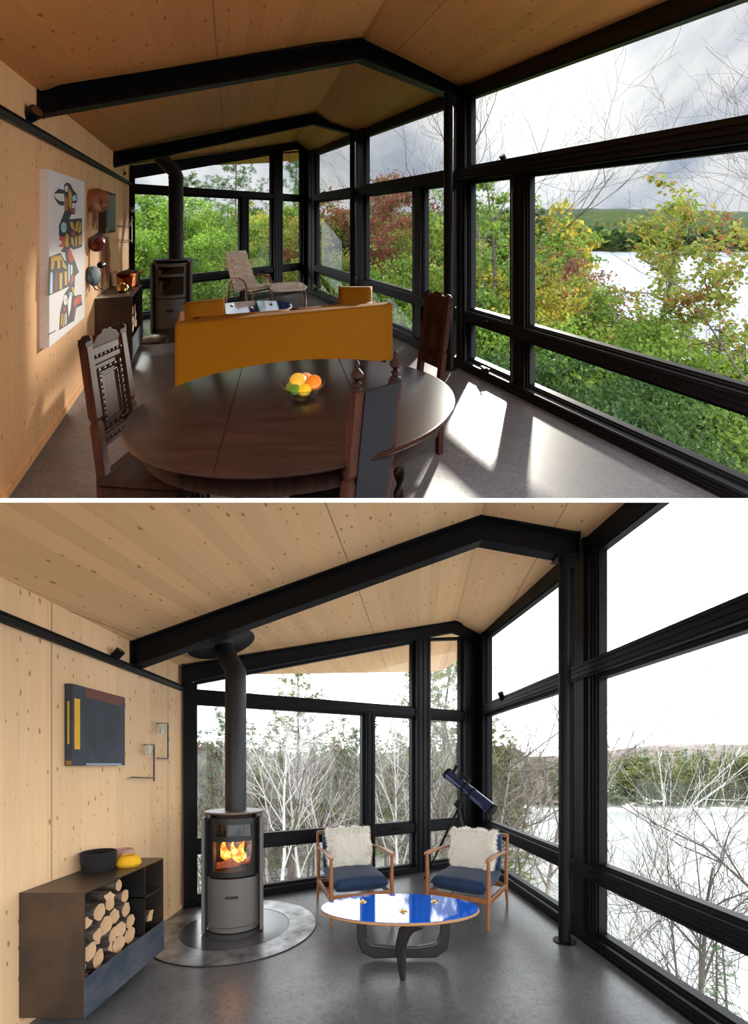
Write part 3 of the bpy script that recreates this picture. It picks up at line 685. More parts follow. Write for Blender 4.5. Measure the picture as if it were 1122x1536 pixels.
def log(c, r, half, ax, seed, label=None, group=None, name='firewood_log', split=False, cat='log'):
    """a log: bark tube with cut ends; ax is its direction"""
    rg = random.Random(seed); ax = Vector(ax).normalized(); c = Vector(c); t = thing(name, c, label, cat, group)
    x = ax.cross(Vector((0, 0, 1))).normalized(); y = x.cross(ax); n = 14
    rad = [r * rg.uniform(.88, 1.1) for _ in range(n)]
    if split:
        a0 = rg.uniform(0, 6.28); rad = [r * (1.15 if abs(((2 * math.pi * k / n - a0 + math.pi) % (2 * math.pi)) - math.pi) < 1.4 else .35) for k in range(n)]
    ring = [[c + ax * s_ * half + (x * math.cos(2 * math.pi * k / n) + y * math.sin(2 * math.pi * k / n)) * rad[k] * (1 + .05 * rg.uniform(-1, 1)) for k in range(n)] for s_ in (-1, 0, 1)]
    m = MB(); m.add(ring[0] + ring[1] + ring[2], [(i * n + k, i * n + (k + 1) % n, (i + 1) * n + (k + 1) % n, (i + 1) * n + k) for i in (0, 1) for k in range(n)]); m.build('bark', BARK, t)
    m = MB(); m.add(ring[0], [list(range(n - 1, -1, -1))]); m.build('cut_end', LOGEND, t)
    m = MB(); m.add(ring[2], [list(range(n))]); m.build('cut_end', LOGEND, t)
    return t

def spotlight(c, aim, label, group, r=.032, L=.13, stem=(0, 0, .04)):
    c = Vector(c); aim = Vector(aim).normalized(); t = thing('track_spotlight', c, label, 'spotlight', group)
    m = MB(); m.cyl(c - aim * L * .5, c + aim * L * .5, r, n=20); m.cyl(c + aim * (L * .5), c + aim * (L * .5 + .004), r * 1.04, n=20); m.build('lamp_head', BLACK, t, smooth=True)
    m = MB(); m.cyl(c + aim * (L * .5 + .003), c + aim * (L * .5 + .006), r * .78, n=16); m.build('lens', SMOKED, t)
    s_ = Vector(stem); m = MB(); m.bar(c - aim * L * .2, c - aim * L * .2 + s_ * .7, .012, .02); m.bar(c - aim * L * .2 + s_ * .7, c + s_, .02, .012); m.box(c + s_, (.025, .06, .02)); m.build('bracket', BLACK, t)
    return t

# ================================================================== AUTUMN ROOM, things
ROOM = 'U'
# track along the spruce wall
def wallpt(Y, off=0.0, z=0.0): return Vector((xw(Y) + off * .916, Y + off * .40, z))
t = thing('light_track', wallpt(3, .03, 2.12), 'black lighting track running along the spruce wall of the autumn room', 'track')
m = MB(); m.bar(wallpt(1.0, .03, 2.12), wallpt(6.15, .03, 2.12), .035, .035); m.build('track_channel', BLACK, t, bevel=.003)
m = MB(); m.cyl(wallpt(1.0, .022, 2.165), wallpt(6.15, .022, 2.150), .008, n=8); m.build('conduit', BLACK, t)
for (px, py, Y, aim, lb, L, r) in ((40, 175, 2.52, (1, -.1, .45), 'black track spotlight nearest the viewer, at upper left above the canvas', .15, .045),
                            (120, 233, 3.83, (.1, .1, -1), 'black track spotlight hanging upright past the canvas of the autumn wall', .12, .038),
                            (180, 262, 5.75, (1, -.2, .5), 'black track spotlight at the far end of the autumn wall track', .14, .038)):
    spotlight(on(px, py, Y), aim, lb, 'spotlights on the autumn wall track', r, L, (-.08, .06, -.0))
for (px, py, Y, lb) in ((757, 242, 3.78, 'small black spotlight on the window transom right of the big black column'),
                    (607, 271, 5.55, 'small black spotlight on the transom left of the big black column'),
                    (488, 291, 8.0, 'small black spotlight on the far transom near the glass corner, autumn room')):
    spotlight(on(px, py, Y), (-.5, -.3, .8), lb, 'spotlights on the autumn transoms', .028, .12, (.05, .03, -.04))
# big canvas with a bird totem
cw = lambda px, py: None
n_ = Vector((.916, .401, 0)); base = wallpt(2.70, 0, 0)
t = thing('canvas_painting', wallpt(3.13, .03, .69), 'tall white canvas of stacked coloured birds hung on the spruce wall', 'painting')
ca, cb = 2.70, 3.57
m = MB(); a, b = wallpt(ca), wallpt(cb - .03); d_ = (b - a)
m.prism([(0, .69), (1, .69), (1, 1.905), (0, 1.905)], a, d_, (0, 0, 1), n_ * .055); m.build('canvas', M('white_canvas', (.80, .76, .74), .8, noise=(90, (.72, .68, .66), .4, .6)), t, bevel=.003)
O = a + n_ * .0565
def cpt(cx, cy):                      # picture position on the canvas plane -> (u, v) of the canvas
    px, py = 50 + cx / 5.294, 240 + cy / 5.294
    r = Vector(((px - 561) / F, 1, -(py - 332) / F)); o = Vector((0, 0, EYE_U)); k = (O - o).dot(n_) / r.dot(n_); h = o + r * k - O
    return (h.dot(d_) / d_.length_squared, h.z)
PAINT = {k: M('paint_' + k, c, .75) for k, c in dict(slate=(.035, .038, .045), mustard=(.62, .36, .03), red=(.55, .06, .025), rust=(.48, .17, .05), sky=(.40, .62, .70), white=(.80, .78, .75), maroon=(.22, .025, .03)).items()}
def paint(name, col, poly, lift):
    m = MB(); pts = [cpt(*q) for q in poly]; m.prism(pts, O + n_ * (.0008 * lift - .0012), d_, (0, 0, 1), n_ * .0012); return m.build(name, PAINT[col], t)
def ell(cx, cy, rx, ry, n=18, rot=0): return [(cx + rx * math.cos(2 * math.pi * k / n) * math.cos(rot) - ry * math.sin(2 * math.pi * k / n) * math.sin(rot), cy + rx * math.cos(2 * math.pi * k / n) * math.sin(rot) + ry * math.sin(2 * math.pi * k / n) * math.cos(rot)) for k in range(n)]
bird = [('slate', [(245, 200), (262, 178), (290, 185), (318, 240), (345, 268), (348, 330), (332, 350), (330, 430), (300, 432), (285, 470), (385, 462), (385, 690), (318, 712), (285, 690), (330, 800), (362, 890), (330, 925), (325, 1080), (380, 1068), (388, 1150), (340, 1175), (325, 1275), (208, 1350), (215, 1210), (250, 1060), (292, 1000), (120, 1080), (130, 770), (215, 738), (250, 800), (262, 800), (255, 735), (220, 725), (245, 690), (270, 665), (205, 600), (205, 520), (240, 430), (250, 400)]),
        ('slate', [(162, 270), (200, 228), (245, 238), (245, 268), (190, 265)]), ('slate', [(158, 272), (175, 300), (205, 325), (245, 330), (240, 365), (205, 355), (180, 325)])]
for c_, pl in bird: paint('painted_bird', c_, pl, 1)
for c_, pl in [('white', ell(262, 228, 13, 26)), ('slate', ell(266, 228, 6, 14)), ('rust', [(248, 290), (268, 290), (274, 405), (252, 400)]), ('mustard', [(285, 225), (305, 270), (300, 400), (280, 360), (278, 260)]),
               ('sky', [(308, 290), (335, 275), (342, 320), (310, 325)]), ('white', [(310, 340), (330, 345), (322, 385), (308, 380)]), ('red', [(300, 395), (325, 390), (322, 425), (300, 415)]),
               ('sky', ell(240, 535, 22, 42)), ('white', ell(240, 533, 13, 26)), ('slate', ell(241, 535, 6, 13)), ('red', [(208, 612), (245, 605), (248, 690), (208, 690), (208, 672), (228, 668), (228, 640), (208, 638)]),
               ('mustard', [(260, 575), (280, 600), (278, 690), (255, 690), (250, 620)]), ('mustard', [(290, 490), (315, 495), (325, 560), (300, 540)]), ('mustard', [(325, 560), (345, 490), (365, 485), (345, 570)]), ('mustard', [(350, 565), (375, 490), (380, 550), (365, 585)]),
               ('red', [(295, 590), (318, 560), (335, 590), (318, 605)]), ('mustard', [(295, 610), (315, 620), (322, 690), (300, 665)]), ('mustard', [(328, 610), (348, 605), (345, 690), (332, 680)]), ('mustard', [(355, 605), (380, 590), (380, 670), (360, 680)]),
               ('red', [(268, 705), (298, 715), (322, 790), (300, 815), (278, 790)]), ('sky', [(275, 830), (288, 825), (290, 950), (278, 980)]), ('white', [(295, 830), (310, 840), (308, 900), (298, 920)]), ('red', [(300, 930), (320, 905), (318, 960), (290, 1000)]),
               ('mustard', [(138, 770), (215, 755), (262, 850), (262, 870), (232, 850), (226, 795), (212, 795), (212, 860), (190, 865), (188, 800), (168, 803), (160, 865), (140, 870)]),
               ('sky', [(135, 895), (152, 890), (150, 1060), (130, 1062)]), ('maroon', [(170, 895), (188, 895), (185, 1045), (165, 1045)]), ('mustard', [(207, 900), (228, 895), (226, 1025), (207, 1028)]), ('mustard', [(245, 885), (266, 885), (266, 990), (250, 1000)]),
               ('white', ell(254, 1112, 16, 42)), ('slate', ell(256, 1112, 7, 16)), ('white', [(285, 1080), (305, 1070), (295, 1180), (278, 1250), (272, 1130)]), ('red', [(320, 1110), (345, 1085), (382, 1078), (380, 1130), (340, 1150), (318, 1180)]), ('maroon', [(322, 1175), (334, 1170), (318, 1260), (300, 1270)]),
               ('mustard', [(300, 1010), (318, 1010), (328, 1040), (320, 1070)]), ('sky', [(280, 1060), (305, 1045), (312, 1075), (290, 1085)]), ('red', [(238, 1165), (258, 1175), (252, 1205), (236, 1200)]),
               ('mustard', [(222, 1220), (232, 1215), (228, 1300), (215, 1330)]), ('mustard', [(240, 1225), (250, 1225), (244, 1320), (232, 1325)]), ('white', [(255, 1215), (262, 1215), (262, 1300), (252, 1310)])]:
    paint('painted_shape', c_, pl, 2)
m = MB()
for i in range(7):
    q = [cpt(118 + i * 9, 1392 - i * 5), cpt(124 + i * 9, 1388 - i * 5), cpt(124 + i * 9, 1380 - i * 5), cpt(118 + i * 9, 1384 - i * 5)]; m.prism(q, O - n_ * .0004, d_, (0, 0, 1), n_ * .0012)
m.build('signature', PAINT['slate'], t)
# two masks and a carved bird
def fibres(parent, p0, n, L, sp, seed, mat, cols=None):
    rg = random.Random(seed); m = MB()
    for i in range(n):
        q = Vector(p0) + Vector((rg.uniform(0, .02), rg.uniform(-sp, sp), rg.uniform(-.02, .02))); l = L * rg.uniform(.7, 1.1)
        m.tube([q, q + Vector((.012, rg.uniform(-.01, .01), -l * .5)), q + Vector((.006, rg.uniform(-.02, .02), -l))], [.004, .0045, .002], 5)
    return m.build('hanging_fibres', mat, parent)
MASKW = M('carved_cedar', (.36, .12, .045), .5, noise=(10, (.22, .06, .025), .4, .7)); FIB = M('cedar_bark_fibre', (.26, .10, .05), .8)
c_ = on(139, 301, 3.9); c_ = wallpt(3.92, .07, c_.z)
t = thing('wooden_mask', c_, 'round orange-brown wooden mask hung beside the canvas, upper one', 'mask')
m = MB(); Rm = Matrix.Rotation(math.radians(66), 3, 'Z')
m.lathe([(.0, .05), (.06, .05), (.105, .03), (.125, 0), (.115, -.02), (.06, -.03), (.0, -.03)], c_, 24, R=Matrix.Rotation(math.radians(66 - 90), 3, 'Z') @ Matrix.Rotation(math.radians(90), 3, 'Y')); m.build('face', MASKW, t, smooth=True)
m = MB(); m.ball(c_ + n_ * .05 + Vector((0, 0, -.03)), (.035, .05, .05), 12, 8); m.tube([c_ + n_ * .05 + Vector((0, -.05, .02)), c_ + n_ * .09 + Vector((0, 0, .0)), c_ + n_ * .05 + Vector((0, .06, -.05))], .012, 8); m.build('beak', MASKW, t, smooth=True)
fibres(t, c_ + Vector((0, -.07, -.06)), 14, .22, .03, 3, FIB)
z = on(140, 365, 3.95).z; c_ = wallpt(3.94, .06, z)
t = thing('feathered_mask', c_, 'dark red feathered mask with long hanging brown fibres, below the round mask', 'mask')
m = MB(); m.ball(c_, (.07, .08, .085), 16, 10); m.tube([c_ + Vector((.04, -.04, .03)), c_ + Vector((.10, -.05, -.01)), c_ + Vector((.09, -.06, -.06))], [.03, .02, .004], 8); m.build('face', M('red_painted_cedar', (.20, .03, .018), .5), t, smooth=True)
m = MB(); rg = random.Random(8)
for i in range(14):
    a = math.radians(20 + i * 11); q = c_ + Vector((.02, math.cos(a) * .07, math.sin(a) * .075)); m.bar(q, q + Vector((.01, math.cos(a) * .05, math.sin(a) * .05)), .018, .004, w2=.004)
m.build('feathers', M('dark_feather', (.03, .02, .02), .7), t)
fibres(t, c_ + Vector((0, .10, .05)), 30, .44, .05, 5, FIB)
z = on(136, 412, 4.0).z; c_ = wallpt(3.88, .05, z)
t = thing('carved_bird', c_, 'blue and black carved bird on the wall above the steel log box', 'carving')
m = MB(); m.ball(c_, (.03, .085, .105), 16, 10, R=Matrix.Rotation(.5, 3, 'X')); m.build('body', M('painted_blue_wood', (.10, .17, .22), .8, noise=(18, (.02, .02, .03), .45, .6)), t, smooth=True)
m = MB(); m.ball(c_ + Vector((.01, .09, .10)), (.03, .05, .035), 12, 8); m.bar(c_ + Vector((.01, .12, .11)), c_ + Vector((.01, .18, .09)), .03, .02, w2=.004, h2=.004); m.build('head', BLACK, t, smooth=True)
for dy in (-.03, .03): m = MB(); m.tube([c_ + Vector((.01, dy, -.08)), c_ + Vector((.02, dy + .02, -.13)), c_ + Vector((.03, dy + .05, -.14))], .006, 6); m.build('foot', BLACK, t)
# small framed panel
t = thing('framed_panel', wallpt(4.35, .03, 1.45), 'small dark framed grey-green panel on the wall behind the masks', 'painting')
ya, yb_ = 4.28, 4.78; a, b = wallpt(ya), wallpt(yb_); zt2, zb2 = on(157, 286, ya + .02).z, on(157, 350, ya + .02).z
m = MB(); m.prism([(0, zb2), (1, zb2), (1, zt2), (0, zt2)], a, b - a, (0, 0, 1), n_ * .07); m.build('frame', M('dark_wood_frame', (.035, .018, .012), .5), t, bevel=.004)
m = MB(); m.prism([(.12, zb2 + .03), (.94, zb2 + .03), (.94, zt2 - .03), (.12, zt2 - .03)], a + n_ * .069, b - a, (0, 0, 1), n_ * .004); m.build('picture', M('grey_green_paint', (.10, .13, .13), .5, noise=(5, (.16, .19, .18), .4, .6)), t)
# candle sconce
def sconce(label, pts, cups, wallx, n):
    t = thing('candle_sconce', pts[0][0], label, 'sconce'); m = MB()
    for a_, b_ in pts: m.bar(a_, b_, .010, .010)
    m.build('steel_rod', M('sconce_steel', (.10, .09, .085), .4, metal=.6), t)
    for c1 in cups:
        m = MB(); m.lathe([(.022, 0), (.033, .085), (.031, .085), (.021, .004), (0, .004)], c1, 18); m.build('glass_cup', CUPG, t, smooth=True)
        m = MB(); m.lathe([(.017, .006), (.018, .05), (0, .05)], c1, 14); m.build('candle', M('wax', (.75, .68, .55), .6), t, smooth=True)
    return t
CUPG = glass_mat('cup_glass', (.92, .95, .95))
w5 = lambda px, py, off=.05: (lambda Y: wallpt(Y, off, on(px, py, Y).z))((1.077) / ((561 - px) / F - .438) if False else (lambda k: (1.077 - .0) / (k - .438))((561 - px) / F))
sconce('wire wall sconce with two glass candle cups beside the far window, autumn room', [(w5(192, 325), w5(192, 364)), (w5(195, 310), w5(195, 342)), (w5(175, 339), w5(193, 339)), (w5(171, 360), w5(192, 361)), (w5(192, 325, .0), w5(192, 325)), (w5(192, 361, .0), w5(192, 361)), (w5(175, 339, 0), w5(175, 339))],
       [w5(190, 319, .08), w5(186, 339, .08)], 0, 0)

# steel log box
def logbox(label, p00, d, nrm, L, D, z0, z1, zo, div, shelf, toe):
    """p00: wall-side near corner; d along the wall, nrm into the room"""
    p00, d, nrm = Vector(p00), Vector(d), Vector(nrm); th = .008; t = thing('steel_log_box', p00 + nrm * D / 2, label, 'cabinet')
    P = lambda s_, o, z: p00 + d * s_ + nrm * o + Vector((0, 0, z))
    def blk(m, s0, s1, o0, o1, za, zb_):
        m.add([P(s_, o, z) for s_ in (s0, s1) for o in (o0, o1) for z in (za, zb_)], [(0, 1, 3, 2), (4, 6, 7, 5), (0, 4, 5, 1), (2, 3, 7, 6), (0, 2, 6, 4), (1, 5, 7, 3)])
    m = MB(); blk(m, 0, L, 0, D, z1 - th, z1); m.build('top', STEELP, t)
    for s0 in (0, L - th): m = MB(); blk(m, s0, s0 + th, 0, D, z0, z1 - th); m.build('side_panel', STEELP, t)
    m = MB(); blk(m, th, L - th, 0, th, z0, z1 - th); m.build('back_panel', STEELD, t)
    m = MB(); blk(m, th, L - th, 0, D, z0, z0 + th); m.build('bottom', STEELD, t)
    m = MB(); blk(m, 0, L, D, D + .006, z0, zo); m.build('front_panel', STEELB, t)
    m = MB(); blk(m, div, div + th, th, D - .01, z0 + th, z1 - th); m.build('divider', STEELD, t)
    if shelf: m = MB(); blk(m, div, L - th, th, D - .01, shelf, shelf + th); m.build('shelf', STEELP, t)
    m = MB(); blk(m, .15 * L, .85 * L, .03, D * .7, 0, z0); m.build('plinth', PIPEM, t)
    return t, P
du = Vector((-.401, .916, 0))
t, P = logbox('brown steel log box on a plinth by the spruce wall, holding a copper pot', wallpt(4.13, .004), du, n_, .86, .33, .08, .752, .30, .60, .5, 1)
t['label'] = 'floating brown steel log box by the autumn spruce wall under the masks'
k = 0; ORD = ['leftmost', 'second from left', 'third from left', 'fourth from left', 'fifth from left', 'sixth from left']; UROW = ['bottom'] * 4 + ['middle'] * 3 + ['top'] * 2; UPOS = [0, 1, 2, 3, 0, 1, 2, 0, 1]
for (s_, z, r) in ((.12, .37, .05), (.24, .36, .048), (.36, .37, .05), (.48, .36, .045), (.17, .46, .05), (.30, .46, .052), (.43, .46, .05), (.22, .555, .048), (.36, .56, .045)):
    k += 1; log(P(s_, .18, z), r, .13, n_, 40 + k, 'split firewood log in the autumn log box, %s in its %s row' % (ORD[UPOS[k - 1]], UROW[k - 1]), 'logs in the autumn log box', split=(k % 3 == 0))
c_ = wallpt(4.80, .20, .752)
t = thing('copper_pot', c_, 'hammered copper pot of kindling on the autumn log box', 'pot')
m = MB(); m.lathe([(.0, 0), (.105, 0), (.115, .02), (.13, .165), (.155, .175), (.155, .180), (.128, .178), (.108, .02), (0, .012)], c_, 32); m.build('pot_body', COPPER, t, smooth=True)
for s_ in (-1, 1):
    m = MB(); a = c_ + Vector((.14 * s_, 0, .165)); m.tube([a + Vector((0, -.035, 0)), a + Vector((.03 * s_, -.03, .02)), a + Vector((.03 * s_, .03, .02)), a + Vector((0, .035, 0))], .006, 8); m.build('handle', COPPER, t, smooth=True)
m = MB(); rg = random.Random(2)
for i in range(16):
    a = rg.uniform(0, 3.14); q = c_ + Vector((rg.uniform(-.06, .06), rg.uniform(-.06, .06), .15 + rg.uniform(0, .045))); v_ = Vector((math.cos(a), math.sin(a), rg.uniform(-.2, .4))) * .06; m.bar(q - v_, q + v_, .014, .012)
m.build('kindling_sticks', BARK, t); c2 = wallpt(4.42, .20, .752)
m = MB(); m.lathe([(.0, 0), (.03, 0), (.055, .025), (.06, .05), (.048, .082), (.022, .098), (.024, .108), (.016, .108), (.015, .098), (0, .09)], c2, 28)
o = m.build('brass_vase', BRASS, origin=c2, smooth=True); tag(o, 'small round brass vase left of the copper pot', 'vase')

# stove, flue and floor plate
sc_ = Vector((-2.915, 5.80, 0)); stove(sc_, math.radians(18), .255, .22, 1.01, 'unlit grey wood stove with curved glass door in front of the autumn trees', False)
px_ = Vector((-2.88, 5.82, 1.012))
t = thing('flue_pipe', px_, 'matte black flue pipe rising from the unlit stove to the autumn ceiling', 'flue')
m = MB(); m.tube([px_, px_ + Vector((0, 0, 1.20)), px_ + Vector((-.02, -.02, 1.27)), px_ + Vector((-.16, -.11, 1.44)), px_ + Vector((-.18, -.12, 1.535))], .098, 24); m.build('pipe', PIPEM, t, smooth=True)
m = MB(); m.cyl(px_ + Vector((0, 0, 1.16)), px_ + Vector((0, 0, 1.18)), .104, n=24); m.build('pipe_collar', PIPEM, t, smooth=True)
m = MB(); m.lathe([(.0, 0), (.72, 0), (.72, .006), (0, .006)], sc_ + Vector((.02, -.05, .0)), 64); o = m.build('hearth_plate', PLATE, origin=sc_, smooth=True); tag(o, 'polished dark round floor plate under the unlit stove', 'hearth plate')

# lounge chair with fleece, and its footstool
t = thing('lounge_chair', (-2.35, 7.35, 0), 'high-backed bentwood lounge chair draped in pinkish fleece by the far autumn windows', 'chair')
lc = Vector((-2.30, 7.35, 0)); Rl = Matrix.Translation(lc) @ Matrix.Rotation(math.radians(58), 4, 'Z')
# local: front -y ; profile of the shell in (y,z)
prof = [(.36, .98), (.33, .93), (.26, .74), (.17, .52), (.10, .40), (.04, .34), (-.10, .35), (-.26, .385), (-.36, .37)]
def shell(u, v, off=0.0, wd=.27):
    k = v * (len(prof) - 1); i = min(int(k), len(prof) - 2); f = k - i; y = prof[i][0] * (1 - f) + prof[i + 1][0] * f; z = prof[i][1] * (1 - f) + prof[i + 1][1] * f
    dy, dz = prof[i + 1][0] - prof[i][0], prof[i + 1][1] - prof[i][1]; l = math.hypot(dy, dz); ny, nz_ = dz / l, -dy / l
    if nz_ < 0 and abs(nz_) > abs(ny): ny, nz_ = -ny, -nz_
    if ny > 0: ny = -ny; nz_ = abs(nz_)
    w_ = wd * (.78 + .22 * min(1, v * 1.8)); return (( -1 + 2 * u) * w_, y + ny * off, z + nz_ * off)
m = MB(Rl); m.grid(lambda u, v: shell(u, v, 0), 10, 24); m.grid(lambda u, v: shell(1 - u, v, -.035), 10, 24)
m.build('seat_shell', FURD, t, smooth='all')
M4 = Rl
def furl(rg):
    u, v = rg.random(), rg.random(); p = M4 @ Vector(shell(u, v, .0)); q = M4 @ Vector(shell(u, v, .05)); return p, q - p
fur_mesh('fleece', furl, 5200, .045, 3, FURD, t, .005)
for s_ in (-1, 1):
    m = MB(Rl); x = s_ * .30
    m.tube([(x, -.30, .0), (x, -.29, .20), (x, -.28, .40), (x, -.22, .50), (x, -.08, .535), (x, .10, .52), (x, .16, .44), (x, .19, .25), (x, .26, 0)], .017, 10, flat=1.4); m.build('arm_frame', BENT, t, smooth=True)
m = MB(Rl); m.bar((-.30, -.27, .30), (.30, -.27, .30), .03, .02); m.bar((-.30, .18, .28), (.30, .18, .28), .03, .02); m.build('cross_rail', BENT, t)
oc = Vector((-1.58, 7.32, 0)); Ro = Matrix.Translation(oc) @ Matrix.Rotation(math.radians(20), 4, 'Z')
t = thing('footstool', oc, 'low footstool with shaggy fleece top in front of the lounge chair', 'footstool')
m = MB(Ro); m.pillow((0, 0, .34), (.64, .48, .12)); m.build('cushion', FURD, t, smooth='all', weld=True)
def furo(rg):
    u, w_ = rg.uniform(-1, 1), rg.uniform(-1, 1); e = 1 - max(abs(u), abs(w_)) ** 4; p = Ro @ Vector((u * .31, w_ * .23, .345 + .05 * e)); q = Ro.to_3x3() @ Vector((u * .5, w_ * .5, 1)); return p, q
fur_mesh('fleece', furo, 2600, .05, 9, FURD, t, .005)
for s_ in (-1, 1):
    m = MB(Ro); x = s_ * .29; m.tube([(x, -.22, 0), (x, -.20, .22), (x, -.15, .29), (x, .0, .31), (x, .15, .29), (x, .20, .22), (x, .22, 0)], .015, 10, flat=1.4); m.build('leg_frame', BENT, t, smooth=True)

# blue coffee table behind the sofa
def coffee_table(c, rz, a, b, h, label):
    c = Vector(c); R4 = Matrix.Translation(c) @ Matrix.Rotation(rz, 4, 'Z'); t = thing('coffee_table', c, label, 'table')
    m = MB(R4); m.lathe([(.985, h - .004), (.99, h), (0, h)], (0, 0, 0), 72, a, b); m.build('blue_tabletop', BLUET, t, smooth=True)
    m = MB(R4); m.lathe([(0, h - .026), (.97, h - .026), (1.0, h - .018), (1.0, h - .006), (.985, h - .003), (0, h - .0035)], (0, 0, 0), 72, a, b); m.build('plywood_core', PLY, t, smooth=True)
    pr = [(-.30, h - .03), (-.30, .30), (-.295, .20), (-.265, .135), (-.20, .11), (-.06, .105), (.10, .105), (.22, .115), (.275, .15), (.295, .22), (.30, .30), (.31, h - .03)]
    wd = [.035, .033, .036, .045, .050, .040, .040, .050, .045, .036, .034, .05]
    def runner(M5, name, pr, wd):
        m = MB(M5); P = [Vector((x, 0, z)) for x, z in pr]; vs = []
        for i, p_ in enumerate(P):
            d_ = (P[min(i + 1, len(P) - 1)] - P[max(i - 1, 0)]).normalized(); nn = Vector((-d_.z, 0, d_.x)); 
            vs += [p_ + nn * wd[i] + Vector((0, .022 * j, 0)) if k > 0 else p_ - nn * wd[i] + Vector((0, .022 * j, 0)) for k, j in ((-1, -1), (1, -1), (1, 1), (-1, 1))]
        n = len(P); m.add(vs, [(i * 4 + k, i * 4 + (k + 1) % 4, (i + 1) * 4 + (k + 1) % 4, (i + 1) * 4 + k) for i in range(n - 1) for k in range(4)] + [(3, 2, 1, 0), tuple(range(4 * n - 4, 4 * n))])
        m.build(name, M_BLACKWOOD, t, bevel=.010)
    runner(R4 @ Matrix.Translation((.03, .06, -.045)), 'curved_base', pr, wd)
    pr2 = [(-.24, h - .03), (-.17, h - .045), (-.11, h - .09), (-.085, .22), (-.09, .10), (-.10, .0)]; wd2 = [.010, .028, .042, .034, .026, .016]
    runner(R4 @ Matrix.Translation((-.0, -.20, 0)) @ Matrix.Rotation(math.radians(155), 4, 'Z') @ Matrix.Translation((.09, 0, 0)), 'curved_leg', pr2, wd2)
    for x, y in ((-.26, .10), (.02, -.09), (.26, .10)):
        m = MB(R4); m.lathe([(.028, 0), (.026, .004), (.012, .008), (.010, .016), (.0, .02)], (x, y, h), 18); m.build('brass_knob', BRASS, t, smooth=True)
    return t
M_BLACKWOOD = M('ebonised_wood', (.010, .009, .009), .38)
coffee_table((-1.66, 5.38, 0), math.radians(10), .55, .42, .40, 'glossy blue oval coffee table seen over the back of the yellow sofa')

# yellow sofa seen from behind
SA, SB = Vector((-1.727, 3.466, 0)), Vector((.209, 4.33, 0)); sd = (SB - SA).normalized(); sl = (SB - SA).length; sn = Vector((-sd.y, sd.x, 0))
Rs = Matrix(((sd.x, sn.x, 0, SA.x), (sd.y, sn.y, 0, SA.y), (0, 0, 1, 0), (0, 0, 0, 1)))    # x along the back, y away from the viewer
t = thing('sofa', (SA + SB) / 2 + sn * .4, 'mustard yellow sofa seen from behind, between dining table and blue coffee table', 'sofa')
m = MB(Rs); m.bb((0, 0, .05), (sl, .13, .66)); m.build('backrest', YELLOW, t, bevel=.022)
for x in (0, sl - .13): m = MB(Rs); m.bb((x, .13, .05), (x + .13, .82, .60)); m.build('armrest', YELLOW, t, bevel=.022)
m = MB(Rs); m.bb((.13, .13, .10), (sl - .13, .80, .28)); m.build('seat_base', YELLOW, t, bevel=.01)
for i in range(2):
    x0 = .13 + i * (sl - .26) / 2; m = MB(Rs); m.pillow((x0 + (sl - .26) / 4, .50, .35), ((sl - .27) / 2, .64, .16), n=12); m.build('seat_cushion', YELLOW, t, smooth='all', weld=True)
    m = MB(Rs); m.pillow((x0 + (sl - .26) / 4, .21, .54), ((sl - .27) / 2, .24, .15), R=Matrix.Rotation(math.radians(80), 3, 'X'), n=12); m.build('back_cushion', YELLOW, t, smooth='all', weld=True)
for x, y in ((.08, .06), (sl - .08, .06), (.08, .76), (sl - .08, .76)): m = MB(Rs); m.cyl((x, y, 0), (x, y, .06), .02); m.build('foot', BLACK, t)
m = MB(Rs); m.tube([(.01, -.002, .652), (sl - .01, -.002, .652)], .005, 8); m.build('piping', YELLOW, t)
for (x, z, rot, lb) in ((.26, .60, 15, 'yellow throw cushion standing at the left end of the sofa'), (sl - .30, .63, -22, 'yellow throw cushion leaning at the right end of the sofa')):
    c_ = Rs @ Vector((x, .36, z)); R3 = Rs.to_3x3() @ Matrix.Rotation(math.radians(rot), 3, 'Z') @ Matrix.Rotation(math.radians(72), 3, 'X')
    m = MB(); m.pillow(c_, (.40, .38, .14), R=R3, n=14); o = m.build('throw_cushion', YELLOW, origin=c_, smooth='all', weld=True); tag(o, lb, 'cushion')

# oval dining table
TC = Vector((-.325, 1.80, 0)); TA, TB_, TR = .705, .525, math.radians(13)
t = thing('dining_table', TC, 'large oval dark wood dining table with barley-twist legs', 'table'); Rt = Matrix.Translation(TC) @ Matrix.Rotation(TR, 4, 'Z')
m = MB(Rt); m.lathe([(0, .722), (.955, .722), (.985, .728), (1.0, .738), (.995, .748), (.98, .7505), (0, .7505)], (0, 0, 0), 96, TA, TB_); m.build('tabletop', TABLEW, t, smooth=True)
m = MB(Rt); m.lathe([(.90, .64), (.90, .722), (.86, .722), (.86, .64)], (0, 0, 0), 64, TA, TB_, ring=True); m.build('apron', DARKOAK, t, smooth=True)
m = MB(Rt); m.bb((.235, -TB_ * .94, .7503), (.238, TB_ * .94, .7512)); m.bb((-.30, -TB_ * .9, .7503), (-.298, TB_ * .9, .7512)); m.build('leaf_joint', M('joint_line', (.004, .002, .002), .9, spec=0.0), t)
def twist(Mx, x, y, name='twisted_leg'):
    m = MB(Mx); vs = []; n1 = 90; k = 14
    for i in range(n1 + 1):
        z = .64 * i / n1
        for j in range(k):
            th = 2 * math.pi * j / k; r = (.018 + .008 * math.cos(th * 2 - z * 62)) if .12 < z < .56 else (.027 if z < .1 and z > .02 else .022)
            vs.append((x + r * math.cos(th), y + r * math.sin(th), z))
    m.add(vs, [(i * k + j, i * k + (j + 1) % k, (i + 1) * k + (j + 1) % k, (i + 1) * k + j) for i in range(n1) for j in range(k)] + [list(range(k - 1, -1, -1)), list(range(n1 * k, n1 * k + k))]); return m.build(name, DARKOAK, t, smooth=True)
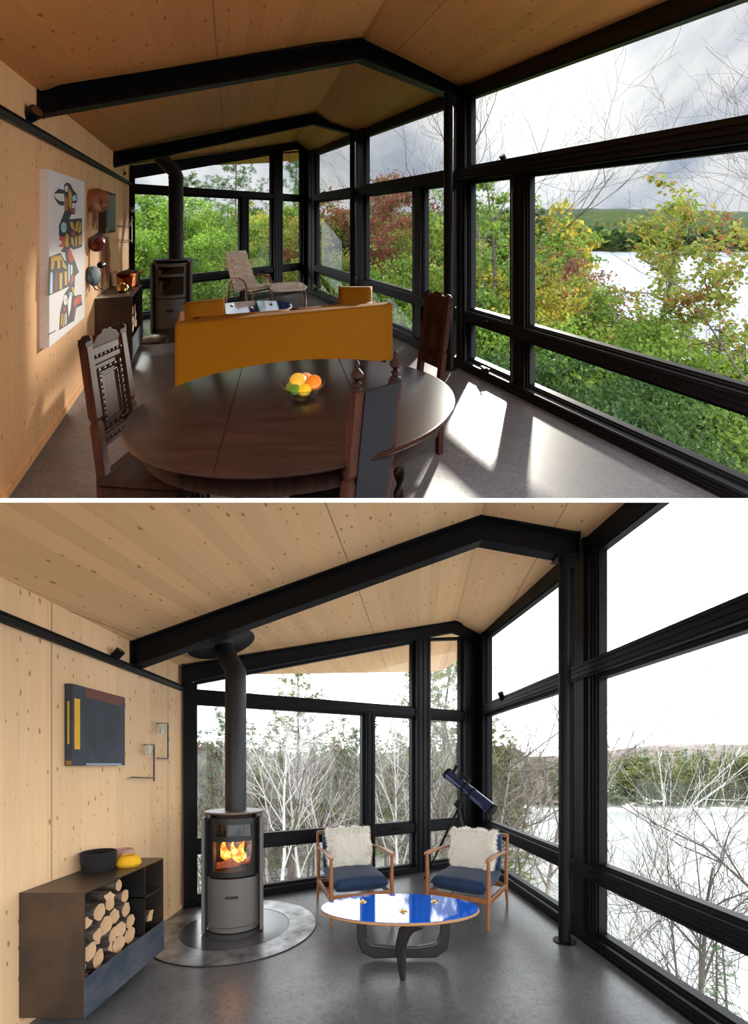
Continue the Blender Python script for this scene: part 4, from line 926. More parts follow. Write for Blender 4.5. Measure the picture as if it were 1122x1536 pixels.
w_ = at(301, 740, 0.35); g = Rt.inverted() @ Vector((w_.x, w_.y, 0)); twist(Rt, g.x, g.y); twist(Rt, -g.x, -g.y); twist(Rt, g.x, -g.y)
m = MB(Rt); w_ = at(359, 735, .40); g = Rt.inverted() @ Vector((w_.x, w_.y, 0)); m.bb((g.x - .018, g.y - .018, 0), (g.x + .018, g.y + .018, .66)); m.build('straight_leg', DARKOAK, t, bevel=.003)

# glass bowl with fruit
c_ = at(455, 596, .751); c_.z = .7515
t = thing('glass_bowl', c_, 'clear cut-glass bowl of fruit standing on the oval dining table', 'bowl')
m = MB(); m.lathe([(.0, .0), (.038, .0), (.045, .004), (.072, .030), (.098, .062), (.1, .064), (.096, .064), (.068, .034), (.04, .009), (0, .008)], c_, 40); m.build('bowl_wall', glass_mat('bowl_glass', (.93, .95, .95), 1.0), t, smooth=True)
FR = [('orange', 'orange', (.045, .012, .062), .036, (.85, .24, .02), 'large orange on the right of the fruit bowl', 1.0), ('peach', 'peach', (.002, .045, .062), .033, (.85, .33, .14), 'blushed peach at the back of the glass bowl', 1.0),
      ('lemon', 'lemon', (-.028, .016, .070), .034, (.90, .50, .06), 'golden lemon lying at top left of the fruit bowl', 1.15), ('lime', 'lime', (-.030, -.038, .048), .026, (.10, .22, .02), 'small green lime at the front of the bowl', 1.0),
      ('lemon', 'lemon', (.010, -.034, .046), .029, (.80, .50, .02), 'yellow lemon low in front beside the lime', 1.1), ('lime', 'lime', (-.056, -.006, .046), .024, (.16, .20, .03), 'dark lime tucked behind the front lime', 1.0)]
for nm, ct, off, r, col, lb, st in FR:
    p_ = c_ + Vector(off); m = MB(); m.ball(p_, (r * st, r, r * .95), 24, 14); o = m.build(nm, M(nm + '_skin', col, .38, bump=(60, .25), noise=(4, tuple(x * .75 for x in col), .4, .8)), origin=p_, smooth='all'); tag(o, lb, ct)

# three carved chairs
carved_chair((-.985, 1.83, 0), math.radians(86), .25, .36, 'carved dark oak chair at the left end of the oval table')
carved_chair((.235, 2.67, 0), math.radians(-58), .25, .34, 'carved chair beyond the table by the black column')
carved_chair((-.145, 1.56, 0), math.radians(180 + 37.5), .20, .34, 'chair with dark back to the viewer in the foreground', crest=False, hs=.985)
# ================================================================== WINTER ROOM, things
ROOM = 'L'
t = thing('light_track', (LW + .03, 2.4, 2.12), 'black lighting track along the spruce wall of the winter room', 'track')
m = MB(); m.bb((LW + .002, .9, 2.105), (LW + .04, 3.86, 2.14)); m.build('track_channel', BLACK, t, bevel=.003)
m = MB(); m.cyl((LW + .02, .9, 2.155), (LW + .02, 3.86, 2.155), .008, n=8); m.build('conduit', BLACK, t)
spotlight(on(174, 984, 2.85), (.75, -.1, .75), 'black track spotlight tilted up above the dark blue painting', 'winter spotlights', .030, .10, (-.09, -.06, -.03))
spotlight(on(753, 1046, 4.75), (-.45, -.5, .7), 'small black spotlight on the window transom above the telescope', 'winter spotlights', .032, .12, (.07, .04, -.05))
# dark painting
t = thing('canvas_painting', (LW + .025, 2.67, 1.39), 'dark blue painting with brown stripe on top and yellow stripe at left', 'painting')
m = MB(); m.bb((LW + .001, 2.415, 1.39), (LW + .05, 2.925, 1.886)); m.build('canvas', M('dark_blue_paint', (.022, .028, .042), .6, noise=(7, (.045, .055, .075), .35, .75)), t, bevel=.002)
m = MB(); m.bb((LW + .05, 2.52, 1.835), (LW + .0515, 2.90, 1.884)); m.prism([(0, 0), (.36, 0), (.36, -.02), (0, -.012)], (LW + .05, 2.52, 1.835), (0, 1, 0), (0, 0, 1), (.0015, 0, 0)); m.build('brown_stripe', M('brown_red_paint', (.15, .045, .032), .6), t)
m = MB(); m.bb((LW + .05, 2.43, 1.49), (LW + .0515, 2.475, 1.80)); m.bb((LW + .02, 2.4145, 1.52), (LW + .03, 2.415, 1.78)); m.build('yellow_stripe', M('yellow_paint', (.75, .42, .02), .6), t)
m = MB(); m.bb((LW + .05, 2.53, 1.391), (LW + .0515, 2.88, 1.405)); m.build('pale_blue_smear', M('pale_blue_paint', (.30, .38, .50), .6), t)
m = MB(); m.bb((LW + .01, 2.413, 1.395), (LW + .045, 2.4145, 1.42)); m.build('edge_smear', M('dark_gold_paint', (.30, .16, .02), .6), t)
# sconce
wl = lambda px, py, off=.05: on(px, py, -(LW + off) * F / (561 - px))
sconce('steel wire wall sconce with two glass candle cups, right of the dark blue painting', [(wl(252, 1085), wl(252, 1138)), (wl(231, 1117), wl(231, 1172)), (wl(200, 1166), wl(231, 1167)), (wl(236, 1137), wl(252, 1138)), (wl(236, 1085), wl(252, 1085)), (wl(216, 1117), wl(231, 1117)), (wl(252, 1138, 0), wl(252, 1138)), (wl(200, 1166, 0), wl(200, 1166))],
       [wl(243, 1102, .06), wl(224, 1132, .06)], 0, 0)
# log box
t, P = logbox('blackened steel log box full of firewood by the winter spruce wall', (LW + .002, 2.105, 0), (0, 1, 0), (1, 0, 0), .791, .343, .063, .722, .27, .572, .50, 1)
rg = random.Random(11); LG = []
rows = [(.115, .050, [.06, .165, .27, .375, .475]), (.205, .048, [.10, .21, .32, .43, .52]), (.295, .050, [.06, .16, .27, .38, .48]), (.385, .046, [.07, .175, .28, .39, .49]), (.470, .050, [.10, .21, .33, .45]), (.560, .047, [.06, .17, .29, .42]), (.645, .038, [.12, .24, .37])]
k = 0
LL = ['sawn firewood log in the winter log box, lying end-on in the stack']
RN = ['bottom row', 'second row up', 'third row up', 'fourth row up', 'fifth row up', 'sixth row up', 'topmost row']
for ri, (z, r, ss) in enumerate(rows):
    pi = -1
    for s_ in ss:
        if z > .62 and s_ < .2: continue
        k += 1; pi += 1; ax = (1, rg.uniform(-.10, .10) - (.30 if .2 < s_ < .45 and k % 5 == 4 else 0), rg.uniform(-.05, .05)); r_ = r * rg.uniform(.86, 1.03)
        log(P(s_, .17 + rg.uniform(-.03, .045), z), r_, .135, ax, 100 + k, 'firewood log in the winter log box, %s in the %s' % (ORD[pi], RN[ri]), 'logs in the winter log box', split=(k % 4 == 1))
log(P(.68, .18, .32), .052, .13, (1, .1, 0), 77, 'single pale split log lying in the lower right compartment of the winter log box', split=True)
for i in range(5):
    m = MB(); p_ = P(.60 + .012 * (i % 2), .12 + .01 * i, .515 + .034 * i); m.bar(p_ + Vector((-.10, -.0, 0)), p_ + Vector((.12, .02 * (i % 3), .01)), .022, .026); o = m.build('kindling_stick', LOGEND, origin=p_, bevel=.003); tag(o, 'pale split kindling stick stacked on the upper right shelf of the winter log box', 'stick', 'kindling on the log box shelf')
c_ = Vector((-1.762, 2.56, .7225)); m = MB()
m.lathe([(0, 0), (.082, 0), (.092, .015), (.100, .115), (.094, .120), (.086, .112), (.078, .02), (0, .014)], c_, 36); o = m.build('felt_bowl', M('black_felt', (.008, .008, .009), .95, bump=(80, .4)), origin=c_, smooth=True); tag(o, 'black felt bowl at the back of the log box top', 'bowl')
c_ = Vector((-1.635, 2.665, .7225)); m = MB()
m.lathe([(0, 0), (.066, 0), (.078, .018), (.070, .050), (.052, .068), (.040, .072), (.036, .064), (.05, .04), (.05, .02), (0, .01)], c_, 32, 1.0, .92); o = m.build('felt_bowl', M('yellow_felt', (.78, .42, .01), .9, bump=(60, .4)), origin=c_, smooth=True); tag(o, 'small yellow felt bowl at the front of the log box top', 'bowl')
c_ = Vector((-1.775, 2.83, .7225)); m = MB()
m.lathe([(0, 0), (.055, 0), (.068, .02), (.070, .060), (.064, .075), (.058, .066), (.055, .02), (0, .01)], c_, 32); o = m.build('felt_bowl', M('dusty_pink_felt', (.50, .30, .24), .9, bump=(60, .4)), origin=c_, smooth=True); tag(o, 'dusty pink felt bowl behind the yellow one on the log box', 'bowl')

# stove
sL = Vector((-1.20, 3.45, 0)); stove(sL + Vector((0, 0, .016)), math.radians(12), .235, .20, .985, 'wood stove with orange fire burning behind its glass door', True)
fl = bpy.data.lights.new('fire_glow', 'POINT'); fl.energy = 3.0; fl.color = (1, .42, .12); fl.shadow_soft_size = .05; fo = bpy.data.objects.new('fire_glow', fl); COL.objects.link(fo); fo.location = sL + Vector((.0, -.05, .66))
px_ = sL + Vector((.0, .02, 1.003)); t = thing('flue_pipe', px_, 'matte black flue pipe with an elbow above the burning stove', 'flue')
m = MB(); m.tube([px_, px_ + Vector((0, 0, 1.12)), px_ + Vector((-.005, .02, 1.20)), px_ + Vector((-.13, .15, 1.37)), px_ + Vector((-.17, .20, 1.45)), px_ + Vector((-.175, .21, 1.485))], .088, 28); m.build('pipe', PIPEM, t, smooth=True)
m = MB(); 
for z in (.62, .66): m.cyl(px_ + Vector((0, 0, z)), px_ + Vector((0, 0, z + .006)), .0895, n=28)
m.build('pipe_seam', PIPEM, t, smooth=True)
# ceiling plate follows the slope
cp = Vector((-1.40, 3.68, 0)); cp.z = zlL(cp.x, cp.y) - .006; nrm = Vector((-.99 / 2.72, 0, 1)).normalized(); Rp = nrm.to_track_quat('Z', 'Y').to_matrix()
t2 = thing('ceiling_plate', cp, 'round dark metal plate where the elbowed flue meets the sloping winter ceiling', 'plate'); m = MB(); m.lathe([(0, -.010), (.30, -.010), (.305, -.006), (.305, 0), (0, 0)], cp, 56, R=Rp); m.build('disc', PIPEM, t2, smooth=True)
m = MB(); m.lathe([(.10, -.03), (.12, -.012), (.10, -.011)], cp, 32, R=Rp, ring=True); m.build('collar', PIPEM, t2, smooth=True)
hc = Vector((-1.18, 3.43, 0)); t = thing('hearth_plate', hc, 'round metal floor plate with a pale outer ring under the burning stove', 'hearth plate')
m = MB(); m.lathe([(.0, 0), (.44, 0), (.44, .008), (0, .008)], hc + Vector((0, -.01, 0)), 72); m.build('inner_disc', PLATE, t, smooth=True)
m = MB(); m.lathe([(.443, 0), (.675, 0), (.675, .007), (.443, .007)], hc, 96, ring=True); m.build('outer_ring', PLATE2, t, smooth=True)
m = MB(); m.lathe([(.675, 0), (.681, 0), (.681, .008), (.675, .008)], hc, 96, ring=True); m.build('edge_band', STOVED, t, smooth=True)

coffee_table((.18, 2.80, 0), 0, .553, .285, .40, 'oval coffee table with glossy blue top and black curved legs, two armchairs behind it')

def armchair(c, deg, w, d, label, cl, fl_):
    c = Vector(c); R4 = Matrix.Translation(c) @ Matrix.Rotation(math.radians(deg), 4, 'Z'); t = thing('armchair', c, label, 'armchair')
    hw, hd = w / 2, d / 2
    for s_ in (-1, 1):
        x = s_ * hw
        m = MB(R4); m.tube([(x, -hd, 0), (x, -hd + .012, .22), (x, -hd + .02, .40), (x, -hd + .01, .575)], [.012, .019, .018, .014], 12); m.build('front_leg', TEAK, t, smooth=True)
        m = MB(R4); m.tube([(x, hd + .02, 0), (x, hd - .03, .22), (x, hd - .02, .42), (x, hd + .02, .62), (x, hd + .04, .70)], [.012, .018, .018, .014, .010], 12); m.build('back_leg', TEAK, t, smooth=True)
        m = MB(R4); P = [(-hd - .03, .580, .016), (-hd + .03, .590, .030), (-hd + .18, .588, .026), (0, .575, .019), (hd - .08, .550, .015), (hd + .01, .535, .013)]
        vs = []
        for y, z, h_ in P: vs += [(x - h_, y, z - .010), (x + h_, y, z - .010), (x + h_ * .9, y, z + .010), (x - h_ * .9, y, z + .010)]
        m.add(vs, [(i * 4 + k, i * 4 + (k + 1) % 4, (i + 1) * 4 + (k + 1) % 4, (i + 1) * 4 + k) for i in range(len(P) - 1) for k in range(4)] + [(3, 2, 1, 0), tuple(range(20, 24))]); m.build('armrest', TEAK, t, smooth='all', bevel=.004, sub=1)
        m = MB(R4); m.bar((x, -hd + .01, .225), (x, hd - .03, .205), .026, .048); m.build('side_rail', TEAK, t, bevel=.005)
    m = MB(R4); m.bar((-hw, -hd + .012, .235), (hw, -hd + .012, .235), .022, .040); m.build('front_rail', TEAK, t, bevel=.005)
    m = MB(R4); m.bar((-hw, hd - .03, .21), (hw, hd - .03, .21), .022, .040); m.build('rear_rail', TEAK, t, bevel=.005)
    m = MB(R4); m.bar((-hw, hd + .035, .69), (hw, hd + .035, .69), .02, .035)
    for i in range(6): x = -hw + w * (i + 1) / 7; m.bar((x, hd - .02, .23), (x, hd + .035, .68), .014, .010)
    m.build('back_slats', TEAK, t)
    m = MB(R4); m.pillow((0, -.035, .325), (w - .045, d - .06, .135), n=16, pw=.16, puff=1.6); m.build('seat_cushion', BLUEF, t, smooth='all', weld=True)
    m = MB(R4); m.tube([(-hw + .04, -hd + .0, .325), (hw - .04, -hd + .0, .325)], .004, 8); m.build('seat_welt', BLUEF, t)
    m = MB(R4); RR = Matrix.Rotation(math.radians(78), 3, 'X'); m.pillow((0, hd - .075, .535), (w - .05, .38, .11), R=RR, n=16, pw=.18); m.build('back_cushion', BLUEF, t, smooth='all', weld=True)
    # fleece cushion, loose
    RC = Matrix.Rotation(math.radians(76), 3, 'X'); cc = Vector((fl_, hd - .17, .575)); S = (.42, .35, .12)
    o = thing('fleece_cushion', R4 @ cc, cl, 'cushion')
    m = MB(R4); m.pillow(cc, S, R=RC, n=14, pw=.3); m.build('cushion_body', FUR, o, smooth='all', weld=True)
    R3 = R4.to_3x3() @ RC; C0 = R4 @ cc
    def ff(rg):
        u, v = rg.uniform(-1, 1), rg.uniform(-1, 1)
        if rg.random() < .3: (u, v) = (math.copysign(1 - rg.random() * .08, u), v) if rg.random() < .5 else (u, math.copysign(1 - rg.random() * .08, v))
        e = (max(0, 1 - abs(u) ** 6) * max(0, 1 - abs(v) ** 6)) ** .3; wob = .95 + .05 * math.sin(9 * u + 5 * v)
        p = C0 + R3 @ Vector((u * S[0] / 2 * wob, v * S[1] / 2 * wob, S[2] / 2 * e * .93)); q = R3 @ Vector((u ** 5 * 1.2, v ** 5 * 1.2, e + .15)); return p, q
    fur_mesh('fleece', ff, 7500, .048, 5 + deg, FUR, o, .0022, droop=.25, curl=.65)
    return t
armchair((-.205, 3.87, 0), 17.5, .56, .70, 'teak armchair with navy cushions standing nearer the stove', 'cream fleece cushion on the armchair nearer the stove', 0)
armchair((.895, 3.80, 0), -31, .56, .68, 'teak armchair with navy cushions under the telescope', 'cream fleece cushion on the armchair under the telescope', 0)

# telescope
A_, B_ = on(672, 1161, 4.72), on(739, 1215, 4.30); dv = (B_ - A_).normalized(); TUBE = M('metallic_blue', (.008, .022, .085), .22, metal=.5, coat=.6)
hub = on(688, 1204, 4.62); base = Vector((hub.x, hub.y, 0))
t = thing('telescope', base, 'dark blue reflector telescope on a black tripod in the glass corner', 'telescope')
m = MB(); m.cyl(A_, B_, .062, n=32); m.build('tube', TUBE, t, smooth=True)
for q, nm in ((B_, 'dew_ring'), (A_, 'end_ring')): m = MB(); m.cyl(q - dv * .02, q + dv * .012, .067, n=32); m.build(nm, BLACK, t, smooth=True)
for f_ in (.40, .56): q = A_ + (B_ - A_) * f_; m = MB(); m.cyl(q - dv * .012, q + dv * .012, .070, n=32); m.build('tube_ring', BLACK, t, smooth=True)
up = dv.cross(Vector((1, 0, 0))).cross(dv).normalized(); up = Vector((0, 0, 1)) - dv * dv.z; up.normalize()
q = A_ + dv * .05; m = MB(); m.cyl(q + up * .05, q + up * .13, .018, n=16); m.cyl(q + up * .13, q + up * .15, .024, n=16); m.build('focuser', BLACK, t, smooth=True)
q = A_ + dv * .20; m = MB(); m.cyl(q + up * .10 - dv * .07, q + up * .10 + dv * .09, .016, n=16); m.bar(q + up * .055, q + up * .095, .015, .015); m.build('finder_scope', BLACK, t, smooth=True)
m = MB(); q = A_ + (B_ - A_) * .48 - up * .06; m.bar(q, hub, .05, .04); m.cyl(hub + Vector((0, 0, -.06)), hub + Vector((0, 0, .03)), .035, n=16); m.cyl(hub + Vector((-.05, 0, -.02)), hub + Vector((.05, 0, -.02)), .02, n=12); m.build('mount', BLACK, t, smooth=True)
for fx, fy in ((on(640, 1318, 4.9).x - .03, 4.88), (1.12, 4.35), (1.22, 4.95)):
    m = MB(); a = hub + Vector((0, 0, -.06)); b = Vector((fx, fy, 0)); mid = a + (b - a) * .55; m.bar(a, mid, .028, .018); m.bar(mid - (b - a) * .04, b, .018, .014); m.ball(b + Vector((0, 0, .012)), .012, 8, 6); m.build('tripod_leg', BLACK, t)
m = MB(); z = hub.z * .55
for fx, fy in ((.68, 4.88), (1.12, 4.35), (1.22, 4.95)): f_ = .42; q = hub * (1 - f_) + Vector((fx, fy, 0)) * f_; m.bar(Vector((hub.x, hub.y, q.z)), q, .01, .01)
m.cyl(hub + Vector((0, 0, -.35)), hub + Vector((0, 0, -.05)), .012, n=10); m.build('tripod_brace', BLACK, t)
# ================================================================== outdoors: trees
def rv(rg): v = rg.normal(size=3); return v / np.linalg.norm(v)
def skel(rg, h, lean=.0, nb=22, z0=.28, blen=3.0, up=.35, sub=4, wob=.12, pw=1.0):
    """trunk and boughs: list of (points, radii)"""
    out = []; P = [np.array([0, 0, 0.])]; n = 10; d = np.array([lean, 0, 1.])
    for i in range(n): d = d + rg.normal(size=3) * wob * .35; d[2] = max(d[2], .7); P.append(P[-1] + d / np.linalg.norm(d) * h / n)
    R = [h * .014 * (1 - i / n * .86) for i in range(n + 1)]; out.append((P, R, 0)); tips = []
    for k in range(nb):
        f = z0 + (1 - z0) * (k + rg.random()) / nb; i = min(int(f * n), n - 1); q = P[i] + (P[i + 1] - P[i]) * (f * n - i)
        a = k * 2.4 + rg.random() * .8; L = blen * (math.sin(math.pi * min(1, max(.04, ((f - z0) / (1 - z0)) ** pw * .78 + .20))) ** .8) * rg.uniform(.7, 1.1)
        d = np.array([math.cos(a), math.sin(a), up + rg.uniform(-.15, .25)]); B = [q]; m_ = 6
        for j in range(m_): d = d + rg.normal(size=3) * wob * 1.4; d[2] += .04; B.append(B[-1] + d / np.linalg.norm(d) * L / m_)
        r0 = R[i] * .45; out.append((B, [r0 * (1 - j / m_ * .85) for j in range(m_ + 1)], 1)); tips.append((B, L))
        for s_ in range(sub):
            j = rg.integers(1, m_ + 1); d = (B[j] - B[j - 1]); d = d / np.linalg.norm(d) + rv(rg) * .9; l = L * rg.uniform(.25, .5); C = [B[j]]
            for _ in range(4): d = d + rg.normal(size=3) * wob * 1.5; C.append(C[-1] + d / np.linalg.norm(d) * l / 4)
            out.append((C, [r0 * .35, r0 * .28, r0 * .2, r0 * .13, r0 * .08], 2)); tips.append((C, l))
    return out, tips
def skel_mesh(sk, k=5, k2=3, rmin=.003):
    V = []; Fa = []
    for P, R, lv in sk:
        n = k if lv == 0 else k2; b = sum(len(v) for v in V); P = np.array(P); ring = []
        d = np.gradient(P, axis=0); d /= np.linalg.norm(d, axis=1)[:, None] + 1e-9
        u = np.cross(d, [.31, .77, .55]); u /= np.linalg.norm(u, axis=1)[:, None] + 1e-9; w = np.cross(d, u)
        for j in range(n): a = 2 * math.pi * j / n; ring.append(P + (u * math.cos(a) + w * math.sin(a)) * np.maximum(rmin, np.array(R))[:, None])
        ring = np.array(ring).transpose(1, 0, 2).reshape(-1, 3); V.append(ring)
        for i in range(len(P) - 1):
            for j in range(n): Fa.append((b + i * n + j, b + i * n + (j + 1) % n, b + (i + 1) * n + (j + 1) % n, b + (i + 1) * n + j))
    return np.concatenate(V), np.array(Fa)
def leaves(rg, tips, n, size, spread, flat=.5, keep=None):
    C = []
    w = np.array([t[1] for t in tips]); w = w / w.sum(); idx = rg.choice(len(tips), n, p=w)
    for i in idx:
        B = tips[i][0]; f = rg.random() ** .6 * (len(B) - 1); j = min(int(f), len(B) - 2); C.append(B[j] + (B[j + 1] - B[j]) * (f - j))
    C = np.array(C) + rg.normal(size=(n, 3)) * spread * np.array([1, 1, .6])
    nn = rg.normal(size=(n, 3)); nn[:, 2] = nn[:, 2] * flat + flat * 1.2; nn /= np.linalg.norm(nn, axis=1)[:, None]
    u = np.cross(nn, rg.normal(size=(n, 3))); u /= np.linalg.norm(u, axis=1)[:, None]; v = np.cross(nn, u); s = size * rg.uniform(.6, 1.3, (n, 1))
    V = np.stack([C - u * s, C + v * s * .62, C + u * s, C - v * s * .62], 1).reshape(-1, 3); Fa = np.arange(n * 4).reshape(-1, 4); return V, Fa
def conifer(rg, h, r, nw=26, per=7, den=26, droop=.18, nl=.16, z0=.08, nr=.012):
    sk = [([np.array([0, 0, h * i / 6]) for i in range(7)], [h * .011 * (1 - i / 6.6) for i in range(7)], 0)]; V = []
    for k in range(nw):
        f = z0 + (1 - z0) * k / nw
        for j in range(per):
            L = r * (1 - f) ** .85 * rg.uniform(.65, 1.1) + .12; a = rg.random() * 6.28; z = h * f + rg.uniform(-.5, .5) * h / nw
            B = [np.array([math.cos(a) * L * s, math.sin(a) * L * s, z + (.12 * s - droop * s * s) * L * 1.5]) for s in np.linspace(0, 1, 5)]
            sk.append((B, [.02 * h / 10, .016 * h / 10, .011 * h / 10, .007 * h / 10, .003], 2))
            m_ = max(4, int(den * L / r)); s = rg.random(m_) ** .7; C = np.stack([np.interp(s, np.linspace(0, 1, 5), [b[q] for b in B]) for q in range(3)], 1)
            side = np.array([-math.sin(a), math.cos(a), 0]); fw = np.array([math.cos(a), math.sin(a), -.1]); sg = rg.choice([-1, 1], (m_, 1)); ln = nl * rg.uniform(.5, 1.2, (m_, 1)) * (1.2 - s[:, None] * .5) * (h / 10) ** .5
            D = (fw + side * sg * rg.uniform(.5, 1.3, (m_, 1)) + rg.normal(size=(m_, 3)) * .25); D /= np.linalg.norm(D, axis=1)[:, None]
            wv = np.cross(D, rg.normal(size=(m_, 3)) * .4 + [0, 0, 1]); wv /= np.linalg.norm(wv, axis=1)[:, None]; wv *= ln * .24
            V.append(np.stack([C - wv * .4, C + D * ln * .5 - wv, C + D * ln, C + D * ln * .5 + wv], 1).reshape(-1, 3))
    V = np.concatenate(V); return sk, (V, np.arange(len(V)).reshape(-1, 4))
def pine(rg, h, blen, nb=34, z0=.25, tuft=26, nl=.16):
    sk, tips = skel(rg, h, 0, nb, z0, blen, .12, 3, .09, .8); V = []
    for B, L in tips:
        for q in B[1:]:
            for _ in range(2):
                c = q + rg.normal(size=3) * .10; m_ = tuft // 2; D = rg.normal(size=(m_, 3)) + [0, 0, .6]; D /= np.linalg.norm(D, axis=1)[:, None]; ln = nl * rg.uniform(.7, 1.3, (m_, 1)); wv = np.cross(D, rg.normal(size=(m_, 3))); wv /= np.linalg.norm(wv, axis=1)[:, None]; wv *= .016
                V.append(np.stack([c - wv, c + D * ln * .6 - wv, c + D * ln, c + D * ln * .6 + wv], 1).reshape(-1, 3))
    V = np.concatenate(V); return sk, (V, np.arange(len(V)).reshape(-1, 4))
def bare(rg, h, spread=.55, depth=4, nbr=(4, 5, 4, 4), lean=0.0, r0=.011, z0=.25, wob=.13, ratio=.55, first=None):
    out = []
    def grow(p, d, L, r, lv):
        n = 9 if lv == 0 else 5; P = [p]; d = d / np.linalg.norm(d)
        for i in range(n):
            d = d + rg.normal(size=3) * wob * (.5 if lv == 0 else 1.2); d[2] += .035 * lv; d /= np.linalg.norm(d); P.append(P[-1] + d * L / n)
        R = [r * (1 - i / n * .75) for i in range(n + 1)]; out.append((P, R, min(lv, 2)))
        if lv >= depth: return
        for k in range((first if first and lv == 0 else nbr[min(lv, 3)])):
            f = (z0 if lv == 0 else .2) + (1 - (z0 if lv == 0 else .2)) * (k + rg.random()) / (first if first and lv == 0 else nbr[min(lv, 3)]); j = min(int(f * n), n - 1); q = P[j] + (P[j + 1] - P[j]) * (f * n - j)
            dd = (P[j + 1] - P[j]); dd /= np.linalg.norm(dd); s = np.cross(dd, rv(rg)); s /= np.linalg.norm(s)
            grow(q, dd * (1 - spread * .35) + s * spread * rg.uniform(.7, 1.3), L * ratio * rg.uniform(.7, 1.15) * (1.15 - f * .5 if lv == 0 else 1), R[j] * .62, lv + 1)
    grow(np.array([0, 0, 0.]), np.array([lean, 0, 1.]), h, h * r0, 0); return out

BARKT = M('tree_bark', (.060, .046, .036), .9, noise=(7, (.12, .10, .085), .4, .7, (3, 3, 1)))
BIRCH = M('birch_bark', (.72, .70, .66), .8, noise=(5, (.12, .11, .10), .60, .70, (1, 1, 7)))
TWIG = M('grey_brown_twigs', (.085, .068, .060), .9, spec=.1, noise=(1.2, (.17, .145, .13), .35, .7)); TWIGW = M('pale_twigs', (.42, .37, .32), .9, noise=(1.2, (.20, .15, .12), .35, .7))
LF = dict(
    green=leaf_mat('green_maple_leaves', [(.1, (.040, .10, .015)), (.45, (.14, .26, .030)), (.8, (.29, .40, .05)), (1, (.44, .46, .08))]),
    bright=leaf_mat('bright_maple_leaves', [(.1, (.06, .15, .015)), (.5, (.20, .38, .030)), (.9, (.42, .54, .07))]),
    autumn=leaf_mat('turning_maple_leaves', [(.15, (.12, .20, .03)), (.45, (.26, .34, .05)), (.62, (.36, .34, .06)), (.76, (.38, .16, .05)), (.85, (.36, .08, .04)), (1, (.26, .40, .06))]),
    red=leaf_mat('red_maple_leaves', [(.2, (.10, .16, .03)), (.5, (.24, .07, .05)), (.75, (.34, .08, .07)), (1, (.40, .28, .06))]),
    yellow=leaf_mat('yellow_leaves', [(.2, (.16, .22, .03)), (.5, (.45, .38, .04)), (.85, (.62, .48, .05))]),
    deep=leaf_mat('deep_green_leaves', [(.15, (.018, .055, .012)), (.55, (.05, .13, .022)), (.95, (.12, .24, .04))]),
    needle=leaf_mat('autumn_needles', [(.15, (.03, .075, .025)), (.55, (.085, .17, .05)), (.95, (.20, .28, .07))], .3),
    wbrown=leaf_mat('withered_leaves', [(.1, (.16, .11, .07)), (.5, (.30, .23, .16)), (.9, (.42, .36, .28))], .3),
    wneedle=leaf_mat('winter_needles', [(.1, (.12, .19, .07)), (.5, (.30, .36, .12)), (.9, (.58, .54, .18))], .4),
    wspruce=leaf_mat('winter_spruce_needles', [(.1, (.09, .17, .10)), (.6, (.21, .34, .18)), (1, (.36, .46, .24))], .4))

VAR = {}
def variant(key):
    if key in VAR: return VAR[key]
    kind, i = key.rsplit('#', 1); rg = np.random.default_rng(sum(map(ord, kind)) * 31 + int(i) * 7 + 5)
    if kind == 'maple': sk, tips = skel(rg, 10, 0, 30, .22, 3.6, .30, 6); parts = [('trunk', skel_mesh(sk)), ('foliage', leaves(rg, tips, 21000, .068, .19))]
    elif kind == 'loose': sk, tips = skel(rg, 10, .05, 26, .22, 3.3, .18, 6, .12); parts = [('trunk', skel_mesh(sk)), ('foliage', leaves(rg, tips, 15000, .062, .11, .8))]
    elif kind == 'bush': sk, tips = skel(rg, 5, 0, 26, .08, 2.6, .7, 7); parts = [('trunk', skel_mesh(sk)), ('foliage', leaves(rg, tips, 17000, .050, .17))]
    elif kind == 'far': sk, tips = skel(rg, 9, 0, 16, .12, 3.0, .4, 3); parts = [('trunk', skel_mesh(sk, 3)), ('foliage', leaves(rg, tips, 3200, .26, .35))]
    elif kind == 'conifer': sk, lf = conifer(rg, 10, 2.0); parts = [('trunk', skel_mesh(sk)), ('foliage', lf)]
    elif kind == 'farconifer': sk, lf = conifer(rg, 12, 2.6, 26, 8, 14, .12, .55, .02); parts = [('trunk', skel_mesh(sk[:1])), ('foliage', lf)]
    elif kind == 'pine': sk, lf = pine(rg, 12, 3.4); parts = [('trunk', skel_mesh(sk)), ('foliage', lf)]
    elif kind == 'bare': parts = [('trunk', skel_mesh(bare(rg, 9, .62, 4, (9, 5, 5, 3))))]
    elif kind == 'birch': parts = [('trunk', skel_mesh(bare(rg, 11, .5, 3, (12, 5, 4, 3), .10, .0095, .35), 8)), ]
    elif kind == 'brush': parts = [('trunk', skel_mesh(bare(rg, 3.2, .7, 4, (10, 5, 4, 3), 0, .008, .08, .15, .62)))]
    elif kind == 'leafless': parts = [('trunk', skel_mesh(bare(rg, 9, .7, 4, (8, 5, 4, 3), -.15, .010, .3, .16, .62)))]
    VAR[key] = parts; return parts
CACHE = {}
COUNT = [0]
